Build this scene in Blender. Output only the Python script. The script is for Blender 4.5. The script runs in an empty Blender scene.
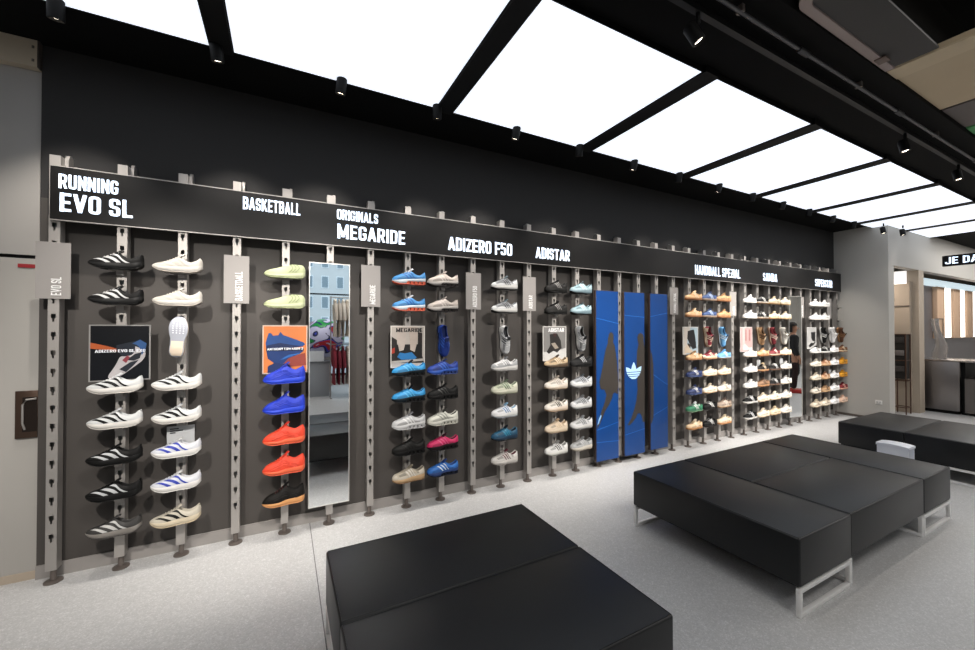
import bpy, bmesh, math, random
from mathutils import Matrix, Vector
random.seed(7)
PI = math.pi
SC = bpy.context.scene
COL = SC.collection

# ------------------------------------------------------------------ camera, world, light, exposure
cam_data = bpy.data.cameras.new('camera')
cam_data.sensor_width = 36.0
cam_data.lens = 14.476
cam_data.clip_start = 0.02
cam = bpy.data.objects.new('camera', cam_data)
cam.location = (0, 0, 1.6)
cam.rotation_euler = (PI/2 + 0.010, 0, -0.48)
COL.objects.link(cam)
SC.camera = cam

world = bpy.data.worlds.new('daylight')
world.use_nodes = True
world.node_tree.nodes['Background'].inputs[0].default_value = (0.74, 0.88, 1.0, 1)
world.node_tree.nodes['Background'].inputs[1].default_value = 2.0
SC.world = world

PANEL_EMIT = 1.02       # ceiling light boxes
SPOT_W = 95.0          # wall washers in the black strip
TRACK_W = 45.0         # spots on the lighting track
ROOM_W = 62.0          # unseen area lights: presumed room lamps, and some added to brighten dim corners

def area_light(name, loc, sx, sy, w, color=(1, 0.97, 0.94), rot=(0, 0, 0)):
    d = bpy.data.lights.new(name, 'AREA'); d.shape = 'RECTANGLE'; d.size = sx; d.size_y = sy
    d.energy = w; d.color = color
    o = bpy.data.objects.new(name, d); o.location = loc; o.rotation_euler = rot
    COL.objects.link(o)
    return o
area_light('room_fill', (1.0, -1.3, 4.3), 6.0, 0.5, ROOM_W*1.2)
area_light('room_fill', (0.8, -2.7, 4.3), 2.0, 0.4, ROOM_W*0.8)  # added to brighten the football seen in the tall mirror
area_light('room_fill', (7.0, -0.6, 4.2), 6.0, 0.5, ROOM_W*1.9)
area_light('room_fill', (12.5, 0.0, 4.1), 4.0, 0.6, ROOM_W*1.3)
area_light('room_fill', (15.0, -3.0, 4.2), 4.0, 0.6, ROOM_W*1.6)  # added to lighten the far walls that the narrow mirror reflects
area_light('room_fill', (13.0, 1.9, 3.42), 4.0, 0.25, ROOM_W*1.2)  # added to brighten the checkout corner
area_light('room_fill', (10.1, 3.3, 2.6), 0.5, 0.3, 9, (1, .88, .78))  # added to brighten the niche walls
area_light('room_fill', (-3.6, 1.0, 4.1), 2.5, 0.6, ROOM_W*0.8)

FILL_W = 440.0         # added spots out of view, angled to give the shoe shadows; no track built
for i_, x_ in enumerate((-2.6, -1.1, 0.5, 2.1, 3.7, 5.3, 6.4, 7.4)):
    d_ = bpy.data.lights.new('fill_beam', 'SPOT'); d_.energy = FILL_W*(1.0 if x_ < 5 else 1.35); d_.color = (1, .94, .87)
    d_.spot_size = math.radians(44); d_.spot_blend = 0.8; d_.shadow_soft_size = .03
    o_ = bpy.data.objects.new('fill_beam', d_); COL.objects.link(o_); o_.location = (x_, .35, 3.35)
    o_.rotation_euler = (Vector((x_+(.5 if i_ % 2 else -.3), 3.57, .95))-Vector(o_.location)).to_track_quat('-Z', 'Y').to_euler()

SC.view_settings.view_transform = 'Standard'
SC.view_settings.look = 'None'
SC.view_settings.exposure = 0.0
SC.view_settings.gamma = 1.0
SC.view_settings.use_curve_mapping = False
SC.cycles.max_bounces = 8
SC.cycles.glossy_bounces = 4
SC.cycles.sample_clamp_indirect = 4.0

# ------------------------------------------------------------------ materials
def lin(c):
    if isinstance(c, str):
        c = c.lstrip('#'); c = [int(c[i:i+2], 16)/255 for i in (0, 2, 4)]
    return tuple((x/12.92 if x <= 0.04045 else ((x+0.055)/1.055)**2.4) for x in c)
_mats = {}
def mat(color, rough=0.6, metal=0.0, noise=0.0, nscale=60.0, bump=0.0, spec=0.5, emit=0.0, alpha=1.0, trans=0.0):
    """Procedural surface: base colour with an object-space noise for variation and an optional bump."""
    key = (color, rough, metal, noise, nscale, bump, spec, emit, alpha, trans)
    if key in _mats: return _mats[key]
    m = bpy.data.materials.new('m_%d' % len(_mats)); m.use_nodes = True
    nt = m.node_tree; b = nt.nodes['Principled BSDF']
    c = lin(color)
    b.inputs['Base Color'].default_value = (*c, 1)
    b.inputs['Roughness'].default_value = rough
    b.inputs['Metallic'].default_value = metal
    b.inputs['Specular IOR Level'].default_value = spec
    b.inputs['Transmission Weight'].default_value = trans
    b.inputs['Alpha'].default_value = alpha
    if emit:
        b.inputs['Emission Color'].default_value = (*c, 1)
        b.inputs['Emission Strength'].default_value = emit
    if noise or bump:
        tc = nt.nodes.new('ShaderNodeTexCoord'); n = nt.nodes.new('ShaderNodeTexNoise')
        n.inputs['Scale'].default_value = nscale; n.inputs['Detail'].default_value = 3
        nt.links.new(tc.outputs['Object'], n.inputs['Vector'])
        if noise:
            r = nt.nodes.new('ShaderNodeMapRange')
            r.inputs['To Min'].default_value = 1-noise; r.inputs['To Max'].default_value = 1+noise
            nt.links.new(n.outputs['Fac'], r.inputs['Value'])
            mx = nt.nodes.new('ShaderNodeMix'); mx.data_type = 'RGBA'; mx.blend_type = 'MULTIPLY'
            mx.inputs[0].default_value = 1; mx.inputs[6].default_value = (*c, 1)
            nt.links.new(r.outputs['Result'], mx.inputs[7]); nt.links.new(mx.outputs[2], b.inputs['Base Color'])
        if bump:
            bp = nt.nodes.new('ShaderNodeBump'); bp.inputs['Strength'].default_value = bump
            bp.inputs['Distance'].default_value = 0.002
            nt.links.new(n.outputs['Fac'], bp.inputs['Height']); nt.links.new(bp.outputs['Normal'], b.inputs['Normal'])
    _mats[key] = m
    return m

def floor_material():
    m = bpy.data.materials.new('terrazzo'); m.use_nodes = True
    nt = m.node_tree; b = nt.nodes['Principled BSDF']; L = nt.links.new
    tc = nt.nodes.new('ShaderNodeTexCoord')
    def speck(scale, lo, hi):
        v = nt.nodes.new('ShaderNodeTexVoronoi'); v.inputs['Scale'].default_value = scale
        L(tc.outputs['Object'], v.inputs['Vector'])
        s = nt.nodes.new('ShaderNodeSeparateColor'); L(v.outputs['Color'], s.inputs[0])
        r = nt.nodes.new('ShaderNodeValToRGB')
        r.color_ramp.elements[0].position = 0.0; r.color_ramp.elements[0].color = (lo, lo, lo, 1)
        r.color_ramp.elements[1].position = 1.0; r.color_ramp.elements[1].color = (hi, hi, hi, 1)
        e = r.color_ramp.elements.new(0.82); md = (lo+hi)*0.5*0.96; e.color = (md, md, md, 1)
        L(s.outputs[0], r.inputs[0]); return r.outputs[0]
    a = speck(170, 0.36, 0.62); c = speck(60, 0.43, 0.56)
    mx = nt.nodes.new('ShaderNodeMix'); mx.data_type = 'RGBA'; mx.inputs[0].default_value = 0.4
    L(a, mx.inputs[6]); L(c, mx.inputs[7])
    n = nt.nodes.new('ShaderNodeTexNoise'); n.inputs['Scale'].default_value = 1.3; n.inputs['Detail'].default_value = 3
    L(tc.outputs['Object'], n.inputs['Vector'])
    mr = nt.nodes.new('ShaderNodeMapRange'); mr.inputs['To Min'].default_value = 0.94; mr.inputs['To Max'].default_value = 1.04
    L(n.outputs['Fac'], mr.inputs['Value'])
    m2 = nt.nodes.new('ShaderNodeMix'); m2.data_type = 'RGBA'; m2.blend_type = 'MULTIPLY'; m2.inputs[0].default_value = 1
    L(mx.outputs[2], m2.inputs[6]); L(mr.outputs[0], m2.inputs[7])
    # one fine expansion joint across the floor
    sx = nt.nodes.new('ShaderNodeSeparateXYZ'); L(tc.outputs['Object'], sx.inputs[0])
    def joint(out, off):
        ad = nt.nodes.new('ShaderNodeMath'); ad.operation = 'ADD'; ad.inputs[1].default_value = off; L(out, ad.inputs[0])
        pp = nt.nodes.new('ShaderNodeMath'); pp.operation = 'ABSOLUTE'; L(ad.outputs[0], pp.inputs[0])
        lt = nt.nodes.new('ShaderNodeMath'); lt.operation = 'LESS_THAN'; lt.inputs[1].default_value = 0.003; L(pp.outputs[0], lt.inputs[0])
        return lt.outputs[0]
    j = joint(sx.outputs[0], 5.8)
    m3 = nt.nodes.new('ShaderNodeMix'); m3.data_type = 'RGBA'; L(j, m3.inputs[0])
    L(m2.outputs[2], m3.inputs[6]); m3.inputs[7].default_value = (0.12, 0.12, 0.12, 1)
    L(m3.outputs[2], b.inputs['Base Color'])
    b.inputs['Roughness'].default_value = 0.42
    b.inputs['Specular IOR Level'].default_value = 0.35
    return m

def brushed_material(color, rough=0.32, sx=1.0, sz=60.0):
    m = bpy.data.materials.new('brushed_steel'); m.use_nodes = True
    nt = m.node_tree; b = nt.nodes['Principled BSDF']; L = nt.links.new
    tc = nt.nodes.new('ShaderNodeTexCoord'); mp = nt.nodes.new('ShaderNodeMapping')
    mp.inputs['Scale'].default_value = (sx, sx, sz)
    n = nt.nodes.new('ShaderNodeTexNoise'); n.inputs['Scale'].default_value = 4
    L(tc.outputs['Object'], mp.inputs[0]); L(mp.outputs[0], n.inputs['Vector'])
    r = nt.nodes.new('ShaderNodeMapRange'); r.inputs['To Min'].default_value = rough*0.8; r.inputs['To Max'].default_value = rough*1.3
    L(n.outputs['Fac'], r.inputs[0]); L(r.outputs[0], b.inputs['Roughness'])
    b.inputs['Base Color'].default_value = (*lin(color), 1); b.inputs['Metallic'].default_value = 1
    return m

def ball_material():
    m = bpy.data.materials.new('football_print'); m.use_nodes = True
    nt = m.node_tree; b = nt.nodes['Principled BSDF']; L = nt.links.new
    tc = nt.nodes.new('ShaderNodeTexCoord'); n = nt.nodes.new('ShaderNodeTexNoise')
    n.inputs['Scale'].default_value = 1.9; n.inputs['Detail'].default_value = 1; n.inputs['Distortion'].default_value = 0.8
    L(tc.outputs['Object'], n.inputs['Vector'])
    r = nt.nodes.new('ShaderNodeValToRGB'); r.color_ramp.interpolation = 'CONSTANT'
    stops = [(0.0, '#2aa050'), (0.40, '#202a70'), (0.43, '#d8d6f4'), (0.55, '#d8d6f4'), (0.56, '#20265a'), (0.59, '#3a50d0'), (0.62, '#c83038'), (0.70, '#d8d6f4')]
    el = r.color_ramp.elements
    el[0].position = stops[0][0]; el[0].color = (*lin(stops[0][1]), 1)
    el[1].position = stops[1][0]; el[1].color = (*lin(stops[1][1]), 1)
    for p, c in stops[2:]:
        e = el.new(p); e.color = (*lin(c), 1)
    L(n.outputs['Fac'], r.inputs[0]); L(r.outputs[0], b.inputs['Base Color'])
    b.inputs['Roughness'].default_value = 0.4
    return m

M_FLOOR = floor_material()
M_WALL = mat('#423e3b', 0.62, noise=0.03, nscale=3)
M_LIGHTWALL = mat('#a09d99', 0.7, noise=0.02, nscale=2)
M_ENDWALL = mat('#b5b2ac', 0.65, noise=0.02, nscale=2)
M_BEIGE = mat('#ab9e8e', 0.7, noise=0.02, nscale=2)
M_BLACK = mat('#040404', 0.8, noise=0.05, nscale=5, spec=0.15)
M_BLACKTRIM = mat('#040404', 0.6, spec=0.2)
M_STEEL = mat('#a8a4a0', 0.45, metal=0.55, noise=0.03, nscale=8)
M_DARKSTEEL = mat('#6a625d', 0.45, metal=0.4, noise=0.03, nscale=8)
M_TAG = mat('#8f8b88', 0.5, noise=0.02, nscale=10)
M_SIGN = mat('#0f0e0e', 0.45, noise=0.02, nscale=4, spec=.3)
M_SIGNTEXT = mat('#e2efff', 0.5, emit=1.0)
M_WHITEINK = mat('#f0f0ef', 0.6, noise=0.02, nscale=30)
M_MIRROR = mat('#eef1f2', 0.015, metal=1.0)
M_MIRRORFRAME = mat('#c9c7c3', 0.35, metal=0.6)
M_LEATHER = mat('#0f1113', 0.42, noise=0.05, nscale=40, bump=0.06, spec=0.42)
M_WHITEMETAL = mat('#e2e1df', 0.35, metal=0.15)
M_PANEL = mat('#eef5ff', 0.5, emit=PANEL_EMIT)
M_LENS = mat('#fff2e0', 0.4, emit=6.0)
M_BASE = mat('#8f8b88', 0.55)

# ------------------------------------------------------------------ mesh building
class MB:
    def __init__(s): s.v = []; s.f = []; s.s = []
    def add(s, vs, fs, smooth=False):
        o = len(s.v); s.v += [tuple(v) for v in vs]
        for f in fs: s.f.append(tuple(i+o for i in f)); s.s.append(smooth)
        return s
    def box(s, x0, x1, y0, y1, z0, z1):
        v = [(x, y, z) for x in (x0, x1) for y in (y0, y1) for z in (z0, z1)]
        return s.add(v, [(0, 1, 3, 2), (4, 6, 7, 5), (0, 4, 5, 1), (2, 3, 7, 6), (0, 2, 6, 4), (1, 5, 7, 3)])
    def tube(s, pts, r, n=8, closed=False, cap=True):
        pts = [Vector(p) for p in pts]; N = len(pts); rings = []
        rr = r if isinstance(r, (list, tuple)) else [r]*N
        for i, p in enumerate(pts):
            if closed: t = pts[(i+1) % N]-pts[i-1]
            else: t = pts[min(i+1, N-1)]-pts[max(i-1, 0)]
            t.normalize()
            a = Vector((0, 0, 1)) if abs(t.z) < 0.9 else Vector((1, 0, 0))
            u = t.cross(a).normalized(); w = t.cross(u)
            rings += [p+(u*math.cos(2*PI*k/n)+w*math.sin(2*PI*k/n))*rr[i] for k in range(n)]
        fs = []
        for i in range(N if closed else N-1):
            j = (i+1) % N
            for k in range(n):
                l = (k+1) % n
                fs.append((i*n+k, i*n+l, j*n+l, j*n+k))
        if cap and not closed:
            fs.append(tuple(range(n))[::-1]); fs.append(tuple((N-1)*n+k for k in range(n)))
        return s.add(rings, fs, True)
    def lathe(s, prof, cx=0, cy=0, n=20):
        """prof: (radius, z) pairs, turned about the vertical axis through cx, cy."""
        v = [(cx+r*math.cos(2*PI*k/n), cy+r*math.sin(2*PI*k/n), z) for r, z in prof for k in range(n)]
        fs = []
        for i in range(len(prof)-1):
            for k in range(n):
                l = (k+1) % n; fs.append((i*n+k, i*n+l, (i+1)*n+l, (i+1)*n+k))
        fs.append(tuple(range(n))[::-1]); fs.append(tuple((len(prof)-1)*n+k for k in range(n)))
        return s.add(v, fs, True)
    def grid(s, rows, smooth=True, wrap=False):
        n = len(rows[0]); v = [p for r in rows for p in r]; fs = []
        for i in range(len(rows)-1):
            for k in range(n if wrap else n-1):
                l = (k+1) % n
                fs.append((i*n+k, i*n+l, (i+1)*n+l, (i+1)*n+k))
        return s.add(v, fs, smooth)
    def plate(s, poly, y0, y1):
        """Flat outline in x,z made into a plate from y0 (front) to y1 (back)."""
        n = len(poly)
        v = [(x, y0, z) for x, z in poly]+[(x, y1, z) for x, z in poly]
        fs = [tuple(range(n)), tuple(range(2*n-1, n-1, -1))]+[(i, i+n, (i+1) % n+n, (i+1) % n) for i in range(n)]
        return s.add(v, fs)
    def mesh(s, name, bevel=0.0, seg=2, sharp=40):
        me = bpy.data.meshes.new(name)
        me.from_pydata(s.v, [], s.f); me.update()
        bm = bmesh.new(); bm.from_mesh(me)
        for f, sm in zip(bm.faces, s.s): f.smooth = sm
        bmesh.ops.recalc_face_normals(bm, faces=bm.faces[:])
        if bevel:
            es = [e for e in bm.edges if len(e.link_faces) == 2 and e.calc_face_angle(0) > 0.6]
            r = bmesh.ops.bevel(bm, geom=es, offset=bevel, segments=seg, affect='EDGES', profile=0.5, clamp_overlap=True)
            for f in bm.faces: f.smooth = True
        bm.to_mesh(me); bm.free()
        if any(p.use_smooth for p in me.polygons): me.set_sharp_from_angle(angle=math.radians(sharp))
        return me

def obj_me(name, me, m, parent=None, loc=None):
    if not me.materials: me.materials.append(m)
    o = bpy.data.objects.new(name, me); COL.objects.link(o)
    if me.materials[0] is not m:
        o.material_slots[0].link = 'OBJECT'; o.material_slots[0].material = m
    if parent: o.parent = parent
    if loc: o.location = loc
    return o
def obj(name, mb, m, parent=None, bevel=0.0, seg=2, sharp=40, world=True):
    """World-space mesh builder -> ONE object; under an unrotated parent the points become local to it."""
    off = Vector((0, 0, 0))
    if parent is not None and world:
        p = parent
        while p: off += Vector(p.location); p = p.parent
    elif parent is None and mb.v:
        xs, ys, zs = zip(*mb.v); off = Vector(((min(xs)+max(xs))/2, (min(ys)+max(ys))/2, min(zs)))
    mb.v = [(x-off.x, y-off.y, z-off.z) for x, y, z in mb.v]
    o = obj_me(name, mb.mesh(name, bevel, seg, sharp), m, parent)
    if parent is None: o.location = off
    return o
def tag(o, label, cat, group=None):
    o['label'] = label; o['category'] = cat
    if group: o['group'] = group
    return o
def thing(name, label, cat, loc=(0, 0, 0), group=None):
    o = bpy.data.objects.new(name, None); COL.objects.link(o); o.location = loc; o.empty_display_size = 0.1
    return tag(o, label, cat, group)
def struct(name, mb, m, parent=None, **k):
    o = obj(name, mb, m, parent, **k); o['kind'] = 'structure'; return o
def bx(*a): return MB().box(*a)

# lettering: heavy condensed capitals drawn as thick mitred strokes
def _glyphs():
    l, r, b, t, q = .10, .42, .085, .915, .12
    def rnd(pts, closed=False):
        out = []; n = len(pts)
        for i, p in enumerate(pts):
            if not closed and i in (0, n-1): out.append(p); continue
            a, c = pts[i-1], pts[(i+1) % n]
            def tow(o):
                d = math.hypot(o[0]-p[0], o[1]-p[1]); k = min(q, d/2)/d
                return (p[0]+(o[0]-p[0])*k, p[1]+(o[1]-p[1])*k)
            u, v = tow(a), tow(c)
            for k in range(5):
                f = k/4; out.append(((1-f)**2*u[0]+2*f*(1-f)*p[0]+f*f*v[0], (1-f)**2*u[1]+2*f*(1-f)*p[1]+f*f*v[1]))
        return out
    V = [(l, 0), (l, 1)]; RV = [(r, 0), (r, 1)]
    box = (rnd([(l, b), (r, b), (r, t), (l, t)], True), True)
    P = lambda y: rnd([(l, t), (r, t), (r, y), (l, y)])
    G = {'I': (.20, [[(.10, 0), (.10, 1)]]), 'E': (.47, [V, [(l, t), (.45, t)], [(l, .5), (.41, .5)], [(l, b), (.45, b)]]), 'F': (.46, [V, [(l, t), (.45, t)], [(l, .47), (.41, .47)]]),
     'L': (.46, [V, [(l, b), (.45, b)]]), 'H': (.52, [V, RV, [(l, .5), (r, .5)]]), 'T': (.50, [[(.25, 0), (.25, 1)], [(.01, t), (.49, t)]]),
     'N': (.54, [V, [(.44, 0), (.44, 1)], [(.08, .98), (.46, .02)]]), 'M': (.70, [V, [(.60, 0), (.60, 1)], [(.10, .99), (.35, .12)], [(.60, .99), (.35, .12)]]),
     'V': (.54, [[(.08, 1), (.27, .02)], [(.46, 1), (.27, .02)]]), 'A': (.56, [[(.08, 0), (.28, .98)], [(.48, 0), (.28, .98)], [(.16, .27), (.40, .27)]]),
     'Z': (.48, [[(.03, t), (.46, t)], [(.03, b), (.46, b)], [(.40, .92), (.09, .08)]]), 'K': (.55, [V, [(.12, .40), (.45, 1)], [(.22, .58), (.47, 0)]]),
     'O': (.52, [box]), '0': (.52, [box]), 'D': (.52, [V, rnd([(l, t), (r, t), (r, b), (l, b)])]), 'U': (.52, [rnd([(l, 1), (l, b), (r, b), (r, 1)])]),
     'J': (.46, [rnd([(.36, 1), (.36, b), (.07, b), (.07, .32)])]), 'G': (.52, [rnd([(r, .68), (r, t), (l, t), (l, b), (r, b), (r, .46)]), [(.27, .45), (.49, .45)]]),
     'C': (.52, [rnd([(r, .66), (r, t), (l, t), (l, b), (r, b), (r, .34)])]), 'P': (.51, [V, P(.44)]), 'R': (.53, [V, P(.47), [(.27, .48), (.44, 0)]]),
     'B': (.52, [V, rnd([(l, t), (r-.01, t), (r-.01, .52), (l, .52)]), rnd([(l, .52), (r, .52), (r, b), (l, b)])]),
     'S': (.50, [rnd([(.40, .68), (.40, t), (l, t), (l, .52), (.40, .48), (.40, b), (l, b), (l, .32)])]), '5': (.50, [[(l, .5), (l, 1)], [(l, t), (.45, t)], rnd([(l, .55), (.40, .58), (.40, b), (l, b), (l, .28)])]),
     '2': (.50, [rnd([(l, .68), (l, t), (.40, t), (.40, .55), (l, .2), (l, b)]), [(.04, b), (.46, b)]]), 'W': (.74, [[(.08, 1), (.22, .02)], [(.22, .02), (.37, .9)], [(.37, .9), (.52, .02)], [(.52, .02), (.66, 1)]]),
     'X': (.54, [[(.08, 0), (.46, 1)], [(.46, 0), (.08, 1)]]), 'Y': (.54, [[(.27, 0), (.27, .45)], [(.08, 1), (.27, .42)], [(.46, 1), (.27, .42)]]), ' ': (.20, [])}
    return G
GLYPH = _glyphs()
def ribbon(pts, closed, s):
    n = len(pts); L_, R_2 = [], []
    for i, p in enumerate(pts):
        a = pts[i-1] if (i or closed) else None; c = pts[(i+1) % n] if (i < n-1 or closed) else None
        ds = []
        for u, v in ((a, p), (p, c)):
            if u and v:
                d = math.hypot(v[0]-u[0], v[1]-u[1])
                if d > 1e-6: ds.append(((v[0]-u[0])/d, (v[1]-u[1])/d))
        tx = sum(d[0] for d in ds); ty = sum(d[1] for d in ds); k = math.hypot(tx, ty) or 1; tx /= k; ty /= k
        w = s/2/max(.5, abs(tx*ds[0][0]+ty*ds[0][1]))
        hx = w if abs(tx) < .5 else w*.88
        L_.append((p[0]-ty*w, p[1]+tx*hx)); R_2.append((p[0]+ty*w, p[1]-tx*hx))
    return L_, R_2
def letters(name, text, x0, x1, z0, z1, y, m, parent, depth=0.004, heavy=0.158, vertical=False, label=None):
    quads = []; cx = 0
    for ch in text:
        wd, strokes = GLYPH[ch]
        for st in strokes:
            closed = isinstance(st, tuple); pts = st[0] if closed else st
            A, B = ribbon(pts, closed, heavy); n = len(pts)
            for i in range(n if closed else n-1):
                j = (i+1) % n; quads.append([(cx+a, min(1, max(0, c))) for a, c in (A[i], B[i], B[j], A[j])])
        cx += wd+.045
    xs = [p[0] for q in quads for p in q]; ax, bx_ = min(xs), max(xs)
    off = Vector((0, 0, 0)); p = parent
    while p: off += Vector(p.location); p = p.parent
    mb = MB()
    for q in quads:
        v = []
        for yy in (y-depth, y):
            for a, c in q:
                u = (a-ax)/(bx_-ax)
                v.append(Vector((x1-(x1-x0)*c, yy, z0+(z1-z0)*u) if vertical else (x0+(x1-x0)*u, yy, z0+(z1-z0)*c))-off)
        mb.add(v, [(0, 1, 2, 3), (7, 6, 5, 4)]+[(i, i+4, (i+1) % 4+4, (i+1) % 4) for i in range(4)])
    o = obj_me(name, mb.mesh(name), m, parent)
    if label: o['label'] = label
    return o

# ------------------------------------------------------------------ the setting
WY = 3.57          # dark wall plane
struct('floor', bx(-6, 18, -5.2, 6.0, -0.1, 0), M_FLOOR)
struct('wall_back', bx(-1.395, 9.3, WY, WY+0.25, 0, 2.45), M_WALL)
struct('wall_back_upper', bx(-1.395, 9.3, WY, WY+0.25, 2.45, 3.44), mat('#242323', 0.7, noise=0.03, nscale=3))  # same wall; darker colour stands in for the weak light above the sign
struct('baseboard_back', bx(-1.395, 9.3, WY-0.012, WY, 0, 0.085), M_BASE)
struct('wall_left', bx(-6, -1.395, WY+0.02, WY+0.27, 2.075, 3.44), M_LIGHTWALL)
struct('baseboard_left', bx(-6, -1.40, WY+0.012, WY+0.02, 0, 0.05), M_BEIGE)
struct('trim_1', bx(-6, -1.397, WY+0.035, WY+0.27, 2.052, 2.075), M_BLACKTRIM)
d = struct('door_1', bx(-6, -1.40, WY+0.02, WY+0.26, 0, 2.052), mat('#a29f9a', 0.6, noise=0.02, nscale=2))
hp = MB(); hp.box(-1.500, -1.398, WY+0.004, WY+0.02, 0.905, 1.205)
h = obj('handle_plate', hp, mat('#55443a', 0.35, metal=0.7), d, bevel=0.002); h['label'] = 'brown metal pull plate'
obj('pull_cup', bx(-1.466, -1.40, WY+0.001, WY+0.006, 0.945, 1.165), mat('#2c2420', 0.4, metal=0.6), d)
gr = MB(); gr.tube([(-1.455, WY+0.004, 0.96), (-1.462, WY-0.006, 1.0), (-1.462, WY-0.006, 1.12), (-1.445, WY-0.006, 1.15), (-1.40, WY-0.006, 1.155)], 0.006)
obj('pull_rim', gr, M_STEEL, d)
obj('warning_strip', bx(-1.500, -1.40, WY+0.016, WY+0.02, 1.992, 2.016), mat('#8e2026', 0.5), d)
b = struct('trim_2', bx(-6, -1.402, 3.53, WY+0.02, 3.27, 3.44), mat('#b5a894', 0.6, noise=0.02, nscale=3))
obj('end_cap', bx(-1.402, -1.392, 3.532, WY, 3.27, 3.44), mat('#3a332e', 0.5), b)
obj('screw', MB().lathe([(0.006, 3.30), (0.006, 3.315)], -1.42, 3.529, 10), M_DARKSTEEL, b)
obj('screw', MB().lathe([(0.006, 3.385), (0.006, 3.40)], -1.42, 3.529, 10), M_DARKSTEEL, b)
# end wall, and the wall that runs on from its corner
CY = 2.815
struct('wall_right', bx(9.3, 9.55, CY+0.001, 3.82, 0, 3.44), M_ENDWALL)
struct('baseboard_right', bx(9.285, 9.3, CY, WY, 0, 0.04), M_DARKSTEEL)
struct('wall_front', MB().box(9.302, 18, CY-.002, CY+0.12, 2.72, 3.44).box(9.302, 9.44, CY-.002, CY+0.12, 0, 2.72), M_ENDWALL)
struct('trim_3', bx(10.70, 10.95, CY+0.0, CY+0.75, 0, 2.72), M_BEIGE)
struct('trim_4', MB().box(10.60, 10.70, CY+0.10, CY+0.75, 0, 2.50), M_BEIGE)
struct('trim_5', MB().box(9.44, 10.70, CY+0.72, CY+0.85, 0, 2.72), M_BEIGE)
struct('trim_6', MB().box(10.585, 10.60, CY+0.10, CY+0.72, 2.03, 2.05), M_DARKSTEEL)
struct('trim_7', bx(10.95, 18, 3.2, 3.35, 0, 2.72), brushed_material('#9a989c', 0.42))
struct('wall_niche', bx(9.55, 18, 3.6, 3.82, 0, 3.44), M_BEIGE)
# far closures of the shop
struct('wall_rear', MB().box(-6, 0.2, -5.4, -5.2, 0, 4.4).box(2.6, 18, -5.4, -5.2, 0, 4.4).box(0.2, 2.6, -5.4, -5.2, 4.0, 4.4).box(0.2, 2.6, -5.4, -5.2, 0, 0.25), M_ENDWALL)
struct('window_1', MB().box(0.2, 2.6, -5.33, -5.28, 0.25, 0.31).box(0.2, 2.6, -5.33, -5.28, 3.94, 4.0).box(0.2, 0.25, -5.33, -5.28, 0.25, 4.0).box(2.55, 2.6, -5.33, -5.28, 0.25, 4.0).box(0.2, 2.6, -5.32, -5.29, 2.58, 2.62), M_BLACKTRIM)
struct('wall_west', bx(-6.2, -6, -5.2, 3.6, 0, 4.4), M_LIGHTWALL)
struct('wall_east', bx(18, 18.2, -5.2, 3.6, 0, 4.4), M_ENDWALL)
# ceilings: dropped black soffit along the wall, higher black ceiling beyond
struct('ceiling', bx(-6, 18, 1.17, 3.82, 3.44, 3.60), M_BLACK)
struct('ceiling_high', bx(-6, 18, -5.2, 1.17, 4.4, 4.5), M_BLACK)
struct('ceiling_upstand', bx(-6, 18, 1.17, 1.27, 3.60, 4.4), M_BLACK)
# ceiling light boxes
PX = [(-3.36, -1.96), (-1.82, -0.42), (-0.30, 1.10), (1.24, 2.60), (2.75, 4.11), (4.26, 5.62), (5.76, 7.12), (7.26, 8.62), (8.76, 10.05), (10.18, 11.3)]
ordn = ['first', 'second', 'third', 'fourth', 'fifth', 'sixth', 'seventh', 'eighth', 'ninth', 'tenth']
PN = {1: 'glowing white ceiling light panel at the left edge, above the pale door wall',
      2: 'glowing white ceiling light panel second from the left, above the BASKETBALL sign',
      3: 'glowing white ceiling light panel third from the left, above the tall mirror bay',
      4: 'glowing white ceiling light panel fourth from the left, nearest the blue panels',
      5: 'glowing white ceiling light panel fifth from the left along the black ceiling',
      6: 'glowing white ceiling light panel sixth from the left along the black ceiling',
      7: 'thin-looking white ceiling light panel third from the far right end',
      8: 'thin-looking white ceiling light panel second from the far right end',
      9: 'thin-looking white ceiling light panel at the far right end of the row'}
for i, (a, c) in enumerate(PX):
    if i == 0: continue
    t = thing('ceiling_light', PN[i], 'light', ((a+c)/2, 2.37, 3.40), 'light panels in the black ceiling')
    obj('diffuser', bx(a+0.008, c-0.008, 1.728, 3.012, 3.402, 3.41), M_PANEL, t)
    obj('frame', MB().box(a, a+0.008, 1.72, 3.02, 3.40, 3.44).box(c-0.008, c, 1.72, 3.02, 3.40, 3.44).box(a, c, 1.72, 1.728, 3.40, 3.44).box(a, c, 3.012, 3.02, 3.40, 3.44), M_BLACKTRIM, t)
for k in range(1, 9):
    struct('trim_%d' % (k+10), bx(PX[k][1], PX[k+1][0], 1.70, 3.04, 3.39, 3.44), M_BLACKTRIM)

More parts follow.
